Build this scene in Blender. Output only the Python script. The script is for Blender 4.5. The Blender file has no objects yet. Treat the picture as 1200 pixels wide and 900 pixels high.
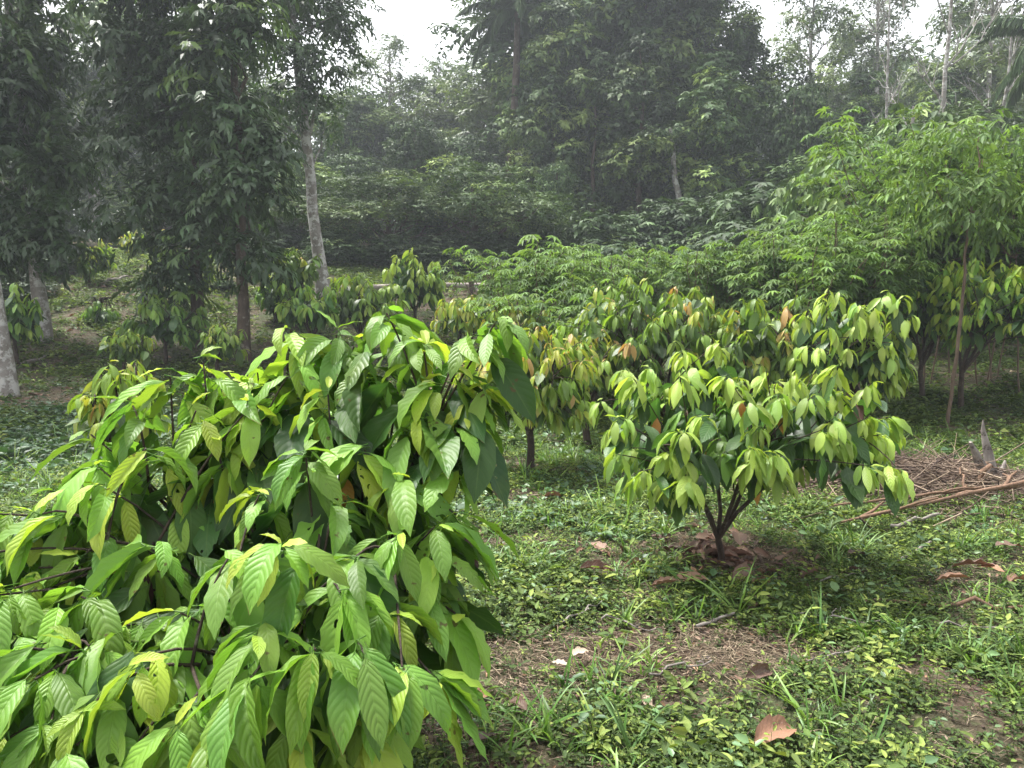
import bpy, math
import numpy as np
R = math.radians
scene = bpy.context.scene
COL = scene.collection
rng = np.random.default_rng(7)

# ------------------------------------------------------------------ camera maths
F, CX, CY = 867.0, 600.0, 450.0
CAMZ = 1.6
PITCH = math.atan(80 / 867.0)
CP, SP = math.cos(PITCH), math.sin(PITCH)

def ray(px, py):
    x, u = (px - CX), (CY - py)
    return np.array([x, F * CP + u * SP, u * CP - F * SP])

def at(px, py, Y):
    r = ray(px, py)
    return np.array([0, 0, CAMZ]) + r * (Y / r[1])

# ------------------------------------------------------------------ noise + terrain
def _h(ix, iy, s):
    n = (ix.astype(np.int64) * 374761393 + iy.astype(np.int64) * 668265263 + s * 2147483647) & 0xFFFFFFFF
    n = ((n ^ (n >> 13)) * 1274126177) & 0xFFFFFFFF
    return ((n ^ (n >> 16)) & 0xFFFF) / 65535.0

def vnoise(x, y, s=0):
    x = np.asarray(x, float); y = np.asarray(y, float)
    ix, iy = np.floor(x), np.floor(y)
    fx, fy = x - ix, y - iy
    fx = fx * fx * (3 - 2 * fx); fy = fy * fy * (3 - 2 * fy)
    a, b = _h(ix, iy, s), _h(ix + 1, iy, s)
    c, d = _h(ix, iy + 1, s), _h(ix + 1, iy + 1, s)
    return (a * (1 - fx) + b * fx) * (1 - fy) + (c * (1 - fx) + d * fx) * fy

def fbm(x, y, s=0, o=3):
    t, a, n = 0, .5, 0
    for i in range(o):
        t = t + a * vnoise(x * 2 ** i, y * 2 ** i, s + i); n += a; a *= .5
    return t / n

def rise(x, y):
    x = np.asarray(x, float); y = np.asarray(y, float)
    w = np.clip((3.5 - x) / 4.5, 0, 1); w = w * w * (3 - 2 * w)
    e = .14 * ((y - 15) + np.sqrt((y - 15) ** 2 + 6))
    cap = 1.35 + .75 * np.clip((-3 - x) / 4, 0, 1)
    return w * cap * np.tanh(e / cap) * np.clip((y - 6) / 6, 0, 1)

def hgt(x, y):
    x = np.asarray(x, float); y = np.asarray(y, float)
    s = np.clip(y - 8.5, 0, 1e9)
    ramp = 0.125 * (np.sqrt(s * s + 9) - 3)
    ramp = np.minimum(ramp, 6 + 0.01 * s)
    # gentle mounds of leaf litter round the two near cocoa trees
    bump = 0.10 * (fbm(x * .45 + 9, y * .45, 11, 3) - .5) + 0.035 * (fbm(x * 2.3, y * 2.3, 5, 2) - .5)
    far = np.clip((y - 12) / 20, 0, 1) * .5 * (fbm(x * .12, y * .12, 3, 2) - .5)
    return ramp + bump + far + rise(x, y)

def gnd(px, py, maxd=60):
    r = ray(px, py); r = r / r[1]
    ys = np.linspace(1.2, maxd, 3000)
    z = CAMZ + r[2] * ys
    g = hgt(r[0] * ys, ys)
    k = np.nonzero(z <= g)[0]
    y = ys[k[0]] if len(k) else maxd
    return np.array([r[0] * y, y, float(hgt(r[0] * y, y))])

def foot(px, Y):
    x = (px - CX) / (F * CP) * Y
    return np.array([x, Y, float(hgt(x, Y))])

# ------------------------------------------------------------------ mesh builder
def unit(v):
    v = np.asarray(v, float)
    return v / np.maximum(np.linalg.norm(v, axis=-1, keepdims=True), 1e-9)

class MB:
    def __init__(s):
        s.v, s.f, s.a, s.uv, s.n = [], [], [], [], 0
    def add(s, V, Q, A=None, UV=None):
        V = np.asarray(V, float).reshape(-1, 3)
        s.v.append(V); s.f.append(np.asarray(Q).reshape(-1, 4) + s.n)
        s.a.append(np.zeros((len(V), 2)) if A is None else np.asarray(A, float).reshape(-1, 2))
        s.uv.append(np.zeros((len(V), 2)) if UV is None else np.asarray(UV, float).reshape(-1, 2))
        s.n += len(V)
    def mesh(s, name, mat, smooth=True, origin=None):
        V = np.concatenate(s.v); Q = np.concatenate(s.f).astype(np.int32)
        A = np.concatenate(s.a); UV = np.concatenate(s.uv)
        if origin is not None: V = V - np.asarray(origin)
        me = bpy.data.meshes.new(name)
        me.vertices.add(len(V)); me.vertices.foreach_set('co', V.ravel().astype(np.float32))
        me.loops.add(Q.size); me.loops.foreach_set('vertex_index', Q.ravel())
        me.polygons.add(len(Q))
        me.polygons.foreach_set('loop_start', np.arange(0, Q.size, 4, dtype=np.int32))
        me.polygons.foreach_set('loop_total', np.full(len(Q), 4, dtype=np.int32))
        me.update(calc_edges=True)
        me.polygons.foreach_set('use_smooth', np.full(len(Q), smooth))
        for i, an in enumerate(('tint', 'rnd')):
            at_ = me.attributes.new(an, 'FLOAT', 'POINT')
            at_.data.foreach_set('value', A[:, i].astype(np.float32).copy())
        uvl = me.uv_layers.new(name='UVMap')
        uvl.data.foreach_set('uv', UV[Q.ravel()].ravel().astype(np.float32))
        me.materials.append(mat)
        return me
    def build(s, name, mat, parent=None, smooth=True, origin=None):
        if origin is None and parent is not None: origin = parent['_o']
        me = s.mesh(name, mat, smooth, origin)
        o = bpy.data.objects.new(name, me); COL.objects.link(o)
        if parent is not None: o.parent = parent
        elif origin is not None: o.location = origin
        return o

def tag(o, label=None, cat=None, group=None, kind=None):
    if label: o['label'] = label
    if cat: o['category'] = cat
    if group: o['group'] = group
    if kind: o['kind'] = kind
    return o

def thing(name, loc, label, cat, group=None):
    o = bpy.data.objects.new(name, None); COL.objects.link(o)
    o.location = loc; o.empty_display_size = .2
    o['_o'] = [float(c) for c in loc]
    return tag(o, label, cat, group)

def dup(root, loc, rotz, sc, label, group=None):
    r = root.copy(); COL.objects.link(r)
    r.location = loc; r.rotation_euler = (0, 0, rotz)
    r.scale = sc if hasattr(sc, '__len__') else (sc, sc, sc)
    r['label'] = label
    if group: r['group'] = group
    for ch in list(root.children):
        c = ch.copy(); COL.objects.link(c); c.parent = r
    return r

# ------------------------------------------------------------------ shape helpers
def tube(mb, pts, rad, sides=7, tint=0.5, wob=0.0, rg=None):
    pts = np.asarray(pts, float); n = len(pts)
    rad = np.broadcast_to(rad, (n,)) if np.ndim(rad) == 0 else np.asarray(rad, float)
    T = np.gradient(pts, axis=0); T = unit(T)
    ref = np.array([1., 0, 0]) if abs(T[:, 0]).mean() < .8 else np.array([0, 1., 0])
    S = unit(np.cross(T, ref)); B = np.cross(T, S)
    a = np.linspace(0, 2 * np.pi, sides, endpoint=False)
    rr = rad[:, None] * np.ones((1, sides))
    if wob and rg is not None: rr = rr * (1 + wob * (rg.random((n, sides)) - .5) * 2)
    V = pts[:, None] + rr[..., None] * (np.cos(a)[None, :, None] * S[:, None] + np.sin(a)[None, :, None] * B[:, None])
    i = np.arange(n - 1)[:, None] * sides; j = np.arange(sides)[None]
    k = (j + 1) % sides
    Q = np.stack([i + j, i + k, i + sides + k, i + sides + j], -1).reshape(-1, 4)
    UV = np.stack(np.broadcast_arrays((a / 6.283)[None], np.linspace(0, 1, n)[:, None]), -1)
    mb.add(V, Q, np.tile([tint, .5], (n * sides, 1)), UV)
    # closed end
    c = len(V) * sides
    top = np.concatenate([V[-1], V[-1].mean(0)[None]])
    qs = [[q, (q + 1) % sides, sides, sides] for q in range(sides)]
    # tiny cone cap made of quads folded on the centre
    m = (sides // 2) * 2
    mb.add(top, [[q, (q + 1) % sides, (q + 2) % sides, sides] for q in range(0, m, 2)], np.tile([tint, .5], (sides + 1, 1)))

def curve(p0, p1, n=6, sag=0.0, wob=0.0, rg=rng):
    t = np.linspace(0, 1, n)[:, None]
    p = np.asarray(p0) * (1 - t) + np.asarray(p1) * t
    p[:, 2] += sag * np.sin(np.pi * t[:, 0])
    if wob and n > 2:
        p[1:-1] += rg.normal(0, wob, (n - 2, 3))
    return p

PROF_T = np.array([0, .05, .15, .3, .5, .68, .82, .91, .96, 1])
PROF = {
    'cocoa': np.array([.06, .34, .68, .93, 1.0, .86, .55, .24, .10, .02]),
    'grass': np.array([.7, .9, 1, 1, .9, .75, .55, .35, .2, .03]),
    'oval':  np.array([.05, .45, .8, 1.0, .98, .8, .5, .28, .14, .02]),
}
def frames(D, rg, roll=.4):
    D = unit(D)
    up = np.array([0, 0, 1.]) + rg.normal(0, .02, D.shape)
    S = unit(np.cross(D, up)); N = np.cross(S, D)
    r = rg.normal(0, roll, len(D))[:, None]
    S2 = S * np.cos(r) + N * np.sin(r); N2 = np.cross(S2, D)
    return D, S2, N2

def leaves(mb, P, D, L, W, bend, tint, rg, nt=6, nu=4, fold=.2, wav=.0, roll=.4, prof='cocoa', curl=0., gravity=True, pw=.9):
    n = len(P)
    if n == 0: return
    P = np.asarray(P, float); L = np.broadcast_to(L, (n,)).astype(float); W = np.broadcast_to(W, (n,)).astype(float)
    bend = np.broadcast_to(bend, (n,)).astype(float); tint = np.broadcast_to(tint, (n,)).astype(float)
    D, S, N = frames(np.asarray(D, float), rg, roll)
    t = np.linspace(0, 1, nt + 1)
    if nt >= 6: t = np.sin(t * np.pi / 2) * .35 + t * .65
    ang = bend[:, None] * t[None] ** pw
    c, s_ = np.cos(ang)[..., None], np.sin(ang)[..., None]
    dirs = c * D[:, None] - s_ * N[:, None]
    nrm = s_ * D[:, None] + c * N[:, None]
    seg = np.diff(t)[None, :, None] * L[:, None, None] * .5 * (dirs[:, 1:] + dirs[:, :-1])
    C = P[:, None] + np.concatenate([np.zeros((n, 1, 3)), np.cumsum(seg, 1)], 1)
    w = np.interp(t, PROF_T, PROF[prof])
    u = np.linspace(-1, 1, nu + 1)
    half = (W[:, None] * .5 * w[None])[:, :, None]                     # n,t,1
    fo = (fold * rg.normal(.6, .6, n))[:, None, None]
    cu = (curl * rg.uniform(.4, 1.2, n))[:, None, None]
    au = np.abs(u)[None, None]
    a = fo + cu * au
    lat = np.sign(u)[None, None] * au * np.cos(a) * half
    ele = au * np.sin(a) * half
    if wav:
        ph = rg.uniform(0, 6.28, (n, 2)); fr = rg.uniform(2.2, 4.2, (n, 1, 1)) * 2
        side = (u > 0).astype(int)
        phs = ph[:, side][:, None, :]
        ele = ele + wav * half * au ** 1.5 * np.sin(fr * t[None, :, None] * 3.14 + phs)
    V = C[:, :, None] + lat[..., None] * S[:, None, None] + ele[..., None] * nrm[:, :, None]
    m1, m2 = nt + 1, nu + 1
    i = np.arange(nt)[:, None] * m2; j = np.arange(nu)[None]
    q = np.stack([i + j, i + j + 1, i + m2 + j + 1, i + m2 + j], -1).reshape(1, -1, 4)
    Q = q + (np.arange(n) * m1 * m2)[:, None, None]
    rnd = rg.random(n)
    A = np.stack(np.broadcast_arrays(tint[:, None, None], rnd[:, None, None], np.zeros((1, m1, m2)))[:2], -1)
    UV = np.stack(np.broadcast_arrays((u * .5 + .5)[None, None], t[None, :, None], np.zeros((n, 1, 1)))[:2], -1)
    mb.add(V, Q, A, UV)

def leaf6(mb, P, D, N, L, W, tint, rnd, fold=.25, droop=.25):
    """small leaf: 6 vertices, two quads folded along the midrib."""
    n = len(P)
    P = np.asarray(P, float); D = unit(D); S = unit(np.cross(D, N)); N = np.cross(S, D)
    L = np.broadcast_to(L, (n,))[:, None]; W = np.broadcast_to(W, (n,))[:, None] * .5
    def pt(t, u, dz=0.): return P + D * L * t + S * W * u + N * (abs(u) * W * fold - L * droop * t * t)
    V = np.stack([pt(0, 0), pt(.3, -.95), pt(.68, -.8), pt(1, 0), pt(.68, .8), pt(.3, .95)], 1)
    Q = np.array([[0, 1, 2, 3], [0, 3, 4, 5]])[None] + (np.arange(n) * 6)[:, None, None]
    A = np.stack([np.broadcast_to(np.asarray(tint, float), (n,)), rnd], -1)[:, None].repeat(6, 1)
    uv = np.array([[.5, 0], [0, .3], [0, .68], [.5, 1], [1, .68], [1, .3]])
    mb.add(V, Q, A, np.tile(uv, (n, 1)))

def kite(mb, P, D, N, L, W, tint, rnd, fold=.3, droop=.2):
    n = len(P)
    P = np.asarray(P, float); D = unit(D); S = unit(np.cross(D, N)); N = np.cross(S, D)
    L = np.broadcast_to(L, (n,))[:, None]; W = np.broadcast_to(W, (n,))[:, None] * .5
    V = np.stack([P, P + D * L * .45 - S * W + N * (W * fold), P + D * L - N * L * droop, P + D * L * .45 + S * W + N * (W * fold)], 1)
    Q = np.array([[0, 1, 2, 3]])[None] + (np.arange(n) * 4)[:, None, None]
    A = np.stack([np.broadcast_to(np.asarray(tint, float), (n,)), rnd], -1)[:, None].repeat(4, 1)
    uv = np.array([[.5, 0], [0, .45], [.5, 1], [1, .45]])
    mb.add(V, Q, A, np.tile(uv, (n, 1)))

def sticks(mb, P0, P1, r, tint, sides=3, taper=.6):
    n = len(P0); T = unit(P1 - P0)
    S = unit(np.cross(T, np.array([.3, .2, 1.]))); B = np.cross(T, S)
    a = np.linspace(0, 2 * np.pi, sides, endpoint=False)
    ring = np.cos(a)[None, :, None] * S[:, None] + np.sin(a)[None, :, None] * B[:, None]
    r = np.broadcast_to(r, (n,))[:, None, None]
    V = np.concatenate([P0[:, None] + ring * r, P1[:, None] + ring * r * taper], 1)
    j = np.arange(sides); k = (j + 1) % sides
    Q = np.stack([j, k, sides + k, sides + j], -1)[None] + (np.arange(n) * 2 * sides)[:, None, None]
    A = np.stack([np.broadcast_to(np.asarray(tint, float), (n,)), rng.random(n)], -1)[:, None].repeat(2 * sides, 1)
    mb.add(V, Q, A)

# ------------------------------------------------------------------ materials
def nodes(name):
    m = bpy.data.materials.new(name); m.use_nodes = True
    nt = m.node_tree
    for n in list(nt.nodes): nt.nodes.remove(n)
    def N(t, **kw):
        nd = nt.nodes.new(t)
        ins = kw.pop('ins', {})
        for k, v in kw.items(): setattr(nd, k, v)
        for k, v in ins.items():
            if hasattr(v, 'links') or isinstance(v, bpy.types.NodeSocket): nt.links.new(v, nd.inputs[k])
            else: nd.inputs[k].default_value = v
        return nd
    return m, nt, N

def ramp(N, fac, stops, interp='LINEAR'):
    r = N('ShaderNodeValToRGB', ins={0: fac}); cr = r.color_ramp; cr.interpolation = interp
    while len(cr.elements) > 1: cr.elements.remove(cr.elements[-1])
    cr.elements[0].position = stops[0][0]; cr.elements[0].color = (*stops[0][1], 1)
    for p, c in stops[1:]:
        e = cr.elements.new(p); e.color = (*c, 1)
    return r.outputs[0]

def math_(N, op, a, b=None, c=None):
    ins = {0: a}
    if b is not None: ins[1] = b
    if c is not None: ins[2] = c
    return N('ShaderNodeMath', operation=op, ins=ins).outputs[0]

def mixc(N, f, a, b, blend='MIX'):
    m = N('ShaderNodeMix', data_type='RGBA', blend_type=blend)
    for sock, v in ((m.inputs[0], f), (m.inputs[6], a), (m.inputs[7], b)):
        if isinstance(v, bpy.types.NodeSocket): m.id_data.links.new(v, sock)
        else: sock.default_value = v if not isinstance(v, tuple) or len(v) == 4 else (*v, 1)
    return m.outputs[2]

def leaf_mat(name, stops, trans=.35, rough=.42, veins=False, objvar=0., spec=.5, tcol=(1.25, 1.25, .6), blemish=False):
    m, nt, N = nodes(name)
    tint = N('ShaderNodeAttribute', attribute_name='tint').outputs['Fac']
    rnd = N('ShaderNodeAttribute', attribute_name='rnd').outputs['Fac']
    col = ramp(N, tint, stops)
    val = math_(N, 'MULTIPLY_ADD', rnd, .5, .75)
    if objvar:
        oi = N('ShaderNodeObjectInfo').outputs['Random']
        val = math_(N, 'MULTIPLY', val, math_(N, 'MULTIPLY_ADD', oi, objvar, 1 - objvar / 2))
    col = N('ShaderNodeHueSaturation', ins={'Hue': math_(N, 'MULTIPLY_ADD', rnd, .016, .486), 'Saturation': 1., 'Value': val, 'Color': col}).outputs[0]
    nrm = None
    if veins:
        uv = N('ShaderNodeUVMap').outputs[0]
        sx = N('ShaderNodeSeparateXYZ', ins={0: uv})
        u, v = sx.outputs[0], sx.outputs[1]
        a = math_(N, 'MULTIPLY', math_(N, 'ABSOLUTE', math_(N, 'SUBTRACT', u, .5)), 2.)
        wn = N('ShaderNodeTexNoise', ins={'Scale': 14., 'Detail': 1.}).outputs[0]
        ph = math_(N, 'SUBTRACT', math_(N, 'ADD', math_(N, 'MULTIPLY', v, 9.5), math_(N, 'MULTIPLY', wn, .7)), math_(N, 'MULTIPLY', math_(N, 'POWER', a, 1.3), 2.1))
        fr = math_(N, 'FRACT', ph)
        d = math_(N, 'ABSOLUTE', math_(N, 'SUBTRACT', fr, .5))        # .5 on the vein, 0 between
        lat = N('ShaderNodeMapRange', interpolation_type='SMOOTHSTEP', ins={0: d, 1: .42, 2: .5, 3: 0., 4: 1.}).outputs[0]
        mid = N('ShaderNodeMapRange', interpolation_type='SMOOTHSTEP', ins={0: a, 1: .0, 2: .09, 3: 1., 4: 0.}).outputs[0]
        ve = math_(N, 'MAXIMUM', math_(N, 'MULTIPLY', lat, .38), mid)
        geo = N('ShaderNodeNewGeometry')
        vcol = mixc(N, .5, col, (.30, .42, .12))
        col = mixc(N, math_(N, 'MULTIPLY', ve, .24), col, vcol)
        ns = N('ShaderNodeTexNoise', ins={'Scale': 55., 'Detail': 2.}).outputs[0]
        bul = N('ShaderNodeMapRange', interpolation_type='SMOOTHSTEP', ins={0: d, 1: .5, 2: .1, 3: 0., 4: 1.}).outputs[0]
        hgt_ = math_(N, 'ADD', math_(N, 'SUBTRACT', bul, math_(N, 'MULTIPLY', mid, .8)), math_(N, 'MULTIPLY', ns, .5))
        hgt_ = math_(N, 'MULTIPLY', hgt_, math_(N, 'MULTIPLY_ADD', math_(N, 'FRACT', math_(N, 'MULTIPLY', rnd, 7.3)), .9, .25))
        nrm = N('ShaderNodeBump', ins={'Strength': .55, 'Distance': .0022, 'Height': hgt_}).outputs[0]
        if blemish:
            big = N('ShaderNodeTexNoise', ins={'Scale': 9., 'Detail': 3.}).outputs[0]
            col = mixc(N, math_(N, 'MULTIPLY', N('ShaderNodeMapRange', ins={0: big, 1: .5, 2: .75, 3: 0., 4: 1.}).outputs[0], .16), col, (.36, .40, .05))
            sp = N('ShaderNodeTexNoise', ins={'Scale': 38., 'Detail': 2., 'Roughness': .7}).outputs[0]
            spm = N('ShaderNodeMapRange', ins={0: sp, 1: .69, 2: .73, 3: 0., 4: .8}).outputs[0]
            col = mixc(N, spm, col, (.10, .055, .02))
            edge = N('ShaderNodeMapRange', ins={0: math_(N, 'ADD', math_(N, 'MULTIPLY', math_(N, 'POWER', a, 4.), .35), math_(N, 'ADD', math_(N, 'MULTIPLY', math_(N, 'POWER', v, 8.), .5), math_(N, 'MULTIPLY', big, .9))), 1: .98, 2: 1.06, 3: 0., 4: 1.}).outputs[0]
            pick = N('ShaderNodeMapRange', ins={0: rnd, 1: .6, 2: .8, 3: 0., 4: .85}).outputs[0]
            col = mixc(N, math_(N, 'MULTIPLY', edge, pick), col, (.20, .11, .04))
    # paler duller underside of the blade
    geo2 = N('ShaderNodeNewGeometry').outputs['Backfacing']
    col2 = mixc(N, math_(N, 'MULTIPLY', geo2, .0 if veins else 0.), col, (.2, .28, .12))
    p = N('ShaderNodeBsdfPrincipled', ins={'Base Color': col2, 'Roughness': rough, 'Specular IOR Level': spec})
    tc = mixc(N, 1., col, (*tcol, 1), 'MULTIPLY')
    t = N('ShaderNodeBsdfTranslucent', ins={'Color': tc})
    if nrm is not None:
        nt.links.new(nrm, p.inputs['Normal']); nt.links.new(nrm, t.inputs['Normal'])
    mx = N('ShaderNodeMixShader', ins={0: trans, 1: p.outputs[0], 2: t.outputs[0]})
    outp = mx.outputs[0]
    if blemish:      # holes chewed into some of the blades
        hn = N('ShaderNodeTexNoise', ins={'Vector': N('ShaderNodeNewGeometry').outputs['Position'], 'Scale': 30., 'Detail': 1.}).outputs[0]
        hm = math_(N, 'MULTIPLY', math_(N, 'GREATER_THAN', hn, .69), math_(N, 'GREATER_THAN', math_(N, 'FRACT', math_(N, 'MULTIPLY', rnd, 3.7)), .66))
        tr = N('ShaderNodeBsdfTransparent')
        outp = N('ShaderNodeMixShader', ins={0: hm, 1: outp, 2: tr.outputs[0]}).outputs[0]
    N('ShaderNodeOutputMaterial', ins={0: outp})
    return m

def bark_mat(name, c1, c2, c3=None, scale=9., patch=.55, bump=.4):
    m, nt, N = nodes(name)
    co = N('ShaderNodeNewGeometry').outputs['Position']
    mp = N('ShaderNodeMapping', ins={'Vector': co, 'Scale': (1, 1, .45)}).outputs[0]
    n1 = N('ShaderNodeTexNoise', ins={'Vector': mp, 'Scale': scale, 'Detail': 5., 'Roughness': .65}).outputs[0]
    col = ramp(N, n1, [(.3, c1), (.7, c2)])
    if c3:
        n2 = N('ShaderNodeTexNoise', ins={'Vector': co, 'Scale': scale * .8, 'Detail': 4., 'Roughness': .7}).outputs[0]
        mk = N('ShaderNodeMapRange', ins={0: n2, 1: patch - .04, 2: patch + .06, 3: 0., 4: 1.}).outputs[0]
        col = mixc(N, mk, col, c3)
    n3 = N('ShaderNodeTexNoise', ins={'Vector': mp, 'Scale': scale * 5, 'Detail': 4.}).outputs[0]
    b = N('ShaderNodeBump', ins={'Strength': bump, 'Distance': .02, 'Height': n3}).outputs[0]
    p = N('ShaderNodeBsdfPrincipled', ins={'Base Color': col, 'Roughness': .85, 'Specular IOR Level': .2, 'Normal': b})
    N('ShaderNodeOutputMaterial', ins={0: p.outputs[0]})
    return m

# cocoa: tint 0 = old dark leaf ... 1 = soft new leaf
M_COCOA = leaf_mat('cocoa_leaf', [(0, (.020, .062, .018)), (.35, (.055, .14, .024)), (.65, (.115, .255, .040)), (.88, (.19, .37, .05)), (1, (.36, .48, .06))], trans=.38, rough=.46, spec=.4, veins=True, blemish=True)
M_COCOA_G = leaf_mat('cocoa_leaf_grey_green', [(0, (.025, .065, .022)), (.4, (.07, .165, .035)), (.7, (.17, .32, .05)), (1, (.34, .47, .08))], trans=.35, rough=.42, veins=True)
M_COCOA_Y = leaf_mat('cocoa_leaf_bronze', [(0, (.03, .07, .02)), (.4, (.10, .19, .03)), (.7, (.23, .37, .05)), (.88, (.42, .44, .07)), (1, (.44, .28, .11))], trans=.35, rough=.42, veins=True)
M_DEADHANG = leaf_mat('withered_leaf', [(0, (.06, .022, .020)), (.5, (.10, .04, .03)), (1, (.42, .20, .03))], trans=.12, rough=.6, veins=True, tcol=(1.2, .8, .5))
M_TREE = leaf_mat('tree_leaf', [(0, (.034, .066, .028)), (.5, (.066, .128, .045)), (.85, (.13, .22, .06)), (1, (.16, .27, .05))], trans=.22, rough=.38, spec=.6)
M_FOREST = leaf_mat('forest_leaf', [(0, (.034, .062, .027)), (.5, (.072, .130, .045)), (.85, (.15, .23, .07)), (1, (.28, .38, .11))], trans=.14, rough=.6, objvar=.6, spec=.25)
M_PALE = leaf_mat('pale_forest_leaf', [(0, (.05, .08, .04)), (.5, (.09, .14, .06)), (1, (.2, .27, .10))], trans=.3, rough=.5, objvar=.3)
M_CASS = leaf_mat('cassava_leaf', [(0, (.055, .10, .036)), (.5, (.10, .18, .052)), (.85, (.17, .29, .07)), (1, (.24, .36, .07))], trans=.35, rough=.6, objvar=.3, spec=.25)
M_WEED = leaf_mat('weed_leaf', [(0, (.026, .050, .018)), (.35, (.058, .100, .028)), (.7, (.115, .18, .042)), (1, (.27, .34, .08))], trans=.28, rough=.65, spec=.25)
M_CREEP = leaf_mat('creeper_leaf', [(0, (.035, .08, .035)), (.5, (.07, .145, .06)), (1, (.15, .26, .10))], trans=.22, rough=.45)
M_GRASS = leaf_mat('grass_blade', [(0, (.05, .10, .03)), (.6, (.10, .22, .04)), (1, (.26, .40, .09))], trans=.3, rough=.45)
M_LITTER = leaf_mat('fallen_leaf', [(0, (.050, .030, .024)), (.4, (.12, .070, .050)), (.7, (.20, .115, .075)), (.85, (.34, .19, .10)), (1, (.42, .34, .26))], trans=.08, rough=.6, veins=True, tcol=(1.2, .8, .5))
M_STRAW = leaf_mat('straw', [(0, (.09, .06, .04)), (.5, (.24, .18, .115)), (1, (.46, .38, .26))], trans=.1, rough=.7, tcol=(1, .9, .7))
M_BARKW = bark_mat('pale_lichen_bark', (.14, .12, .105), (.28, .26, .24), (.46, .45, .43), 7., .52)
M_BARKB = bark_mat('brown_bark', (.045, .032, .025), (.12, .09, .07), (.20, .18, .15), 8., .6)
M_BARKC = bark_mat('cocoa_bark', (.03, .022, .018), (.075, .055, .042), (.13, .12, .09), 25., .62)
M_TWIG = bark_mat('green_twig', (.09, .08, .03), (.14, .16, .05), None, 30.)
M_STEM = bark_mat('cassava_stem', (.09, .06, .045), (.19, .14, .10), None, 18.)
M_DRY = bark_mat('dry_wood', (.10, .062, .042), (.24, .15, .10), (.06, .04, .03), 16., .66)
M_HEAP = leaf_mat('dry_stalks', [(0, (.05, .033, .024)), (.5, (.13, .088, .062)), (1, (.30, .23, .16))], trans=.02, rough=.8)
M_GREYW = bark_mat('weathered_wood', (.13, .11, .10), (.32, .29, .26), (.05, .035, .03), 14., .6)
M_LOG = bark_mat('fallen_log_bark', (.20, .17, .15), (.38, .34, .30), (.06, .06, .03), 6., .6)

# ground
def ground_mat():
    m, nt, N = nodes('ground_soil')
    co = N('ShaderNodeNewGeometry').outputs['Position']
    big = N('ShaderNodeTexNoise', ins={'Vector': co, 'Scale': 1.1, 'Detail': 4., 'Roughness': .6}).outputs[0]
    fin = N('ShaderNodeTexNoise', ins={'Vector': co, 'Scale': 26., 'Detail': 6., 'Roughness': .7}).outputs[0]
    vor = N('ShaderNodeTexVoronoi', ins={'Vector': co, 'Scale': 34., 'Randomness': 1.})
    soil = ramp(N, fin, [(.3, (.028, .020, .015)), (.5, (.070, .052, .038)), (.68, (.17, .135, .10))])
    litter = ramp(N, N('ShaderNodeSeparateColor', ins={0: vor.outputs['Color']}).outputs[0], [(0, (.04, .025, .018)), (.4, (.09, .062, .045)), (.75, (.20, .15, .11)), (1, (.06, .09, .03))])
    c = mixc(N, .45, soil, litter)
    gm = N('ShaderNodeMapRange', ins={0: big, 1: .42, 2: .62, 3: 0., 4: .6}).outputs[0]
    green = ramp(N, fin, [(.3, (.018, .035, .012)), (.6, (.05, .09, .028)), (.75, (.10, .16, .045))])
    c = mixc(N, gm, c, green)
    h = math_(N, 'ADD', fin, math_(N, 'MULTIPLY', vor.outputs['Distance'], .6))
    b = N('ShaderNodeBump', ins={'Strength': .9, 'Distance': .03, 'Height': h}).outputs[0]
    p = N('ShaderNodeBsdfPrincipled', ins={'Base Color': c, 'Roughness': .95, 'Specular IOR Level': .15, 'Normal': b})
    N('ShaderNodeOutputMaterial', ins={0: p.outputs[0]})
    return m
M_GROUND = ground_mat()

# ------------------------------------------------------------------ ground sheet
def build_ground():
    xs = np.concatenate([-np.geomspace(150, 6.3, 46), np.arange(-6, 7.01, .07), np.geomspace(7.3, 150, 46)])
    ys = np.concatenate([np.linspace(-60, .6, 26), np.arange(.8, 12, .07), np.geomspace(12.1, 260, 90)])
    X, Y = np.meshgrid(xs, ys)
    V = np.stack([X, Y, hgt(X, Y)], -1)
    nx, ny = len(xs), len(ys)
    i = np.arange(ny - 1)[:, None] * nx; j = np.arange(nx - 1)[None]
    Q = np.stack([i + j, i + j + 1, i + nx + j + 1, i + nx + j], -1)
    mb = MB(); mb.add(V, Q)
    o = mb.build('ground', M_GROUND); tag(o, kind='structure')
build_ground()

# ------------------------------------------------------------------ cocoa trees
def sph(n, rg):
    v = rg.normal(0, 1, (n, 3)); return unit(v)

def flush_dirs(rg, n, out_az, spread, el0, el1):
    az = out_az + rg.uniform(-spread, spread, n)
    el = np.radians(rg.uniform(el0, el1, n))
    return np.stack([np.cos(el) * np.cos(az), np.cos(el) * np.sin(az), np.sin(el)], -1)

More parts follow.
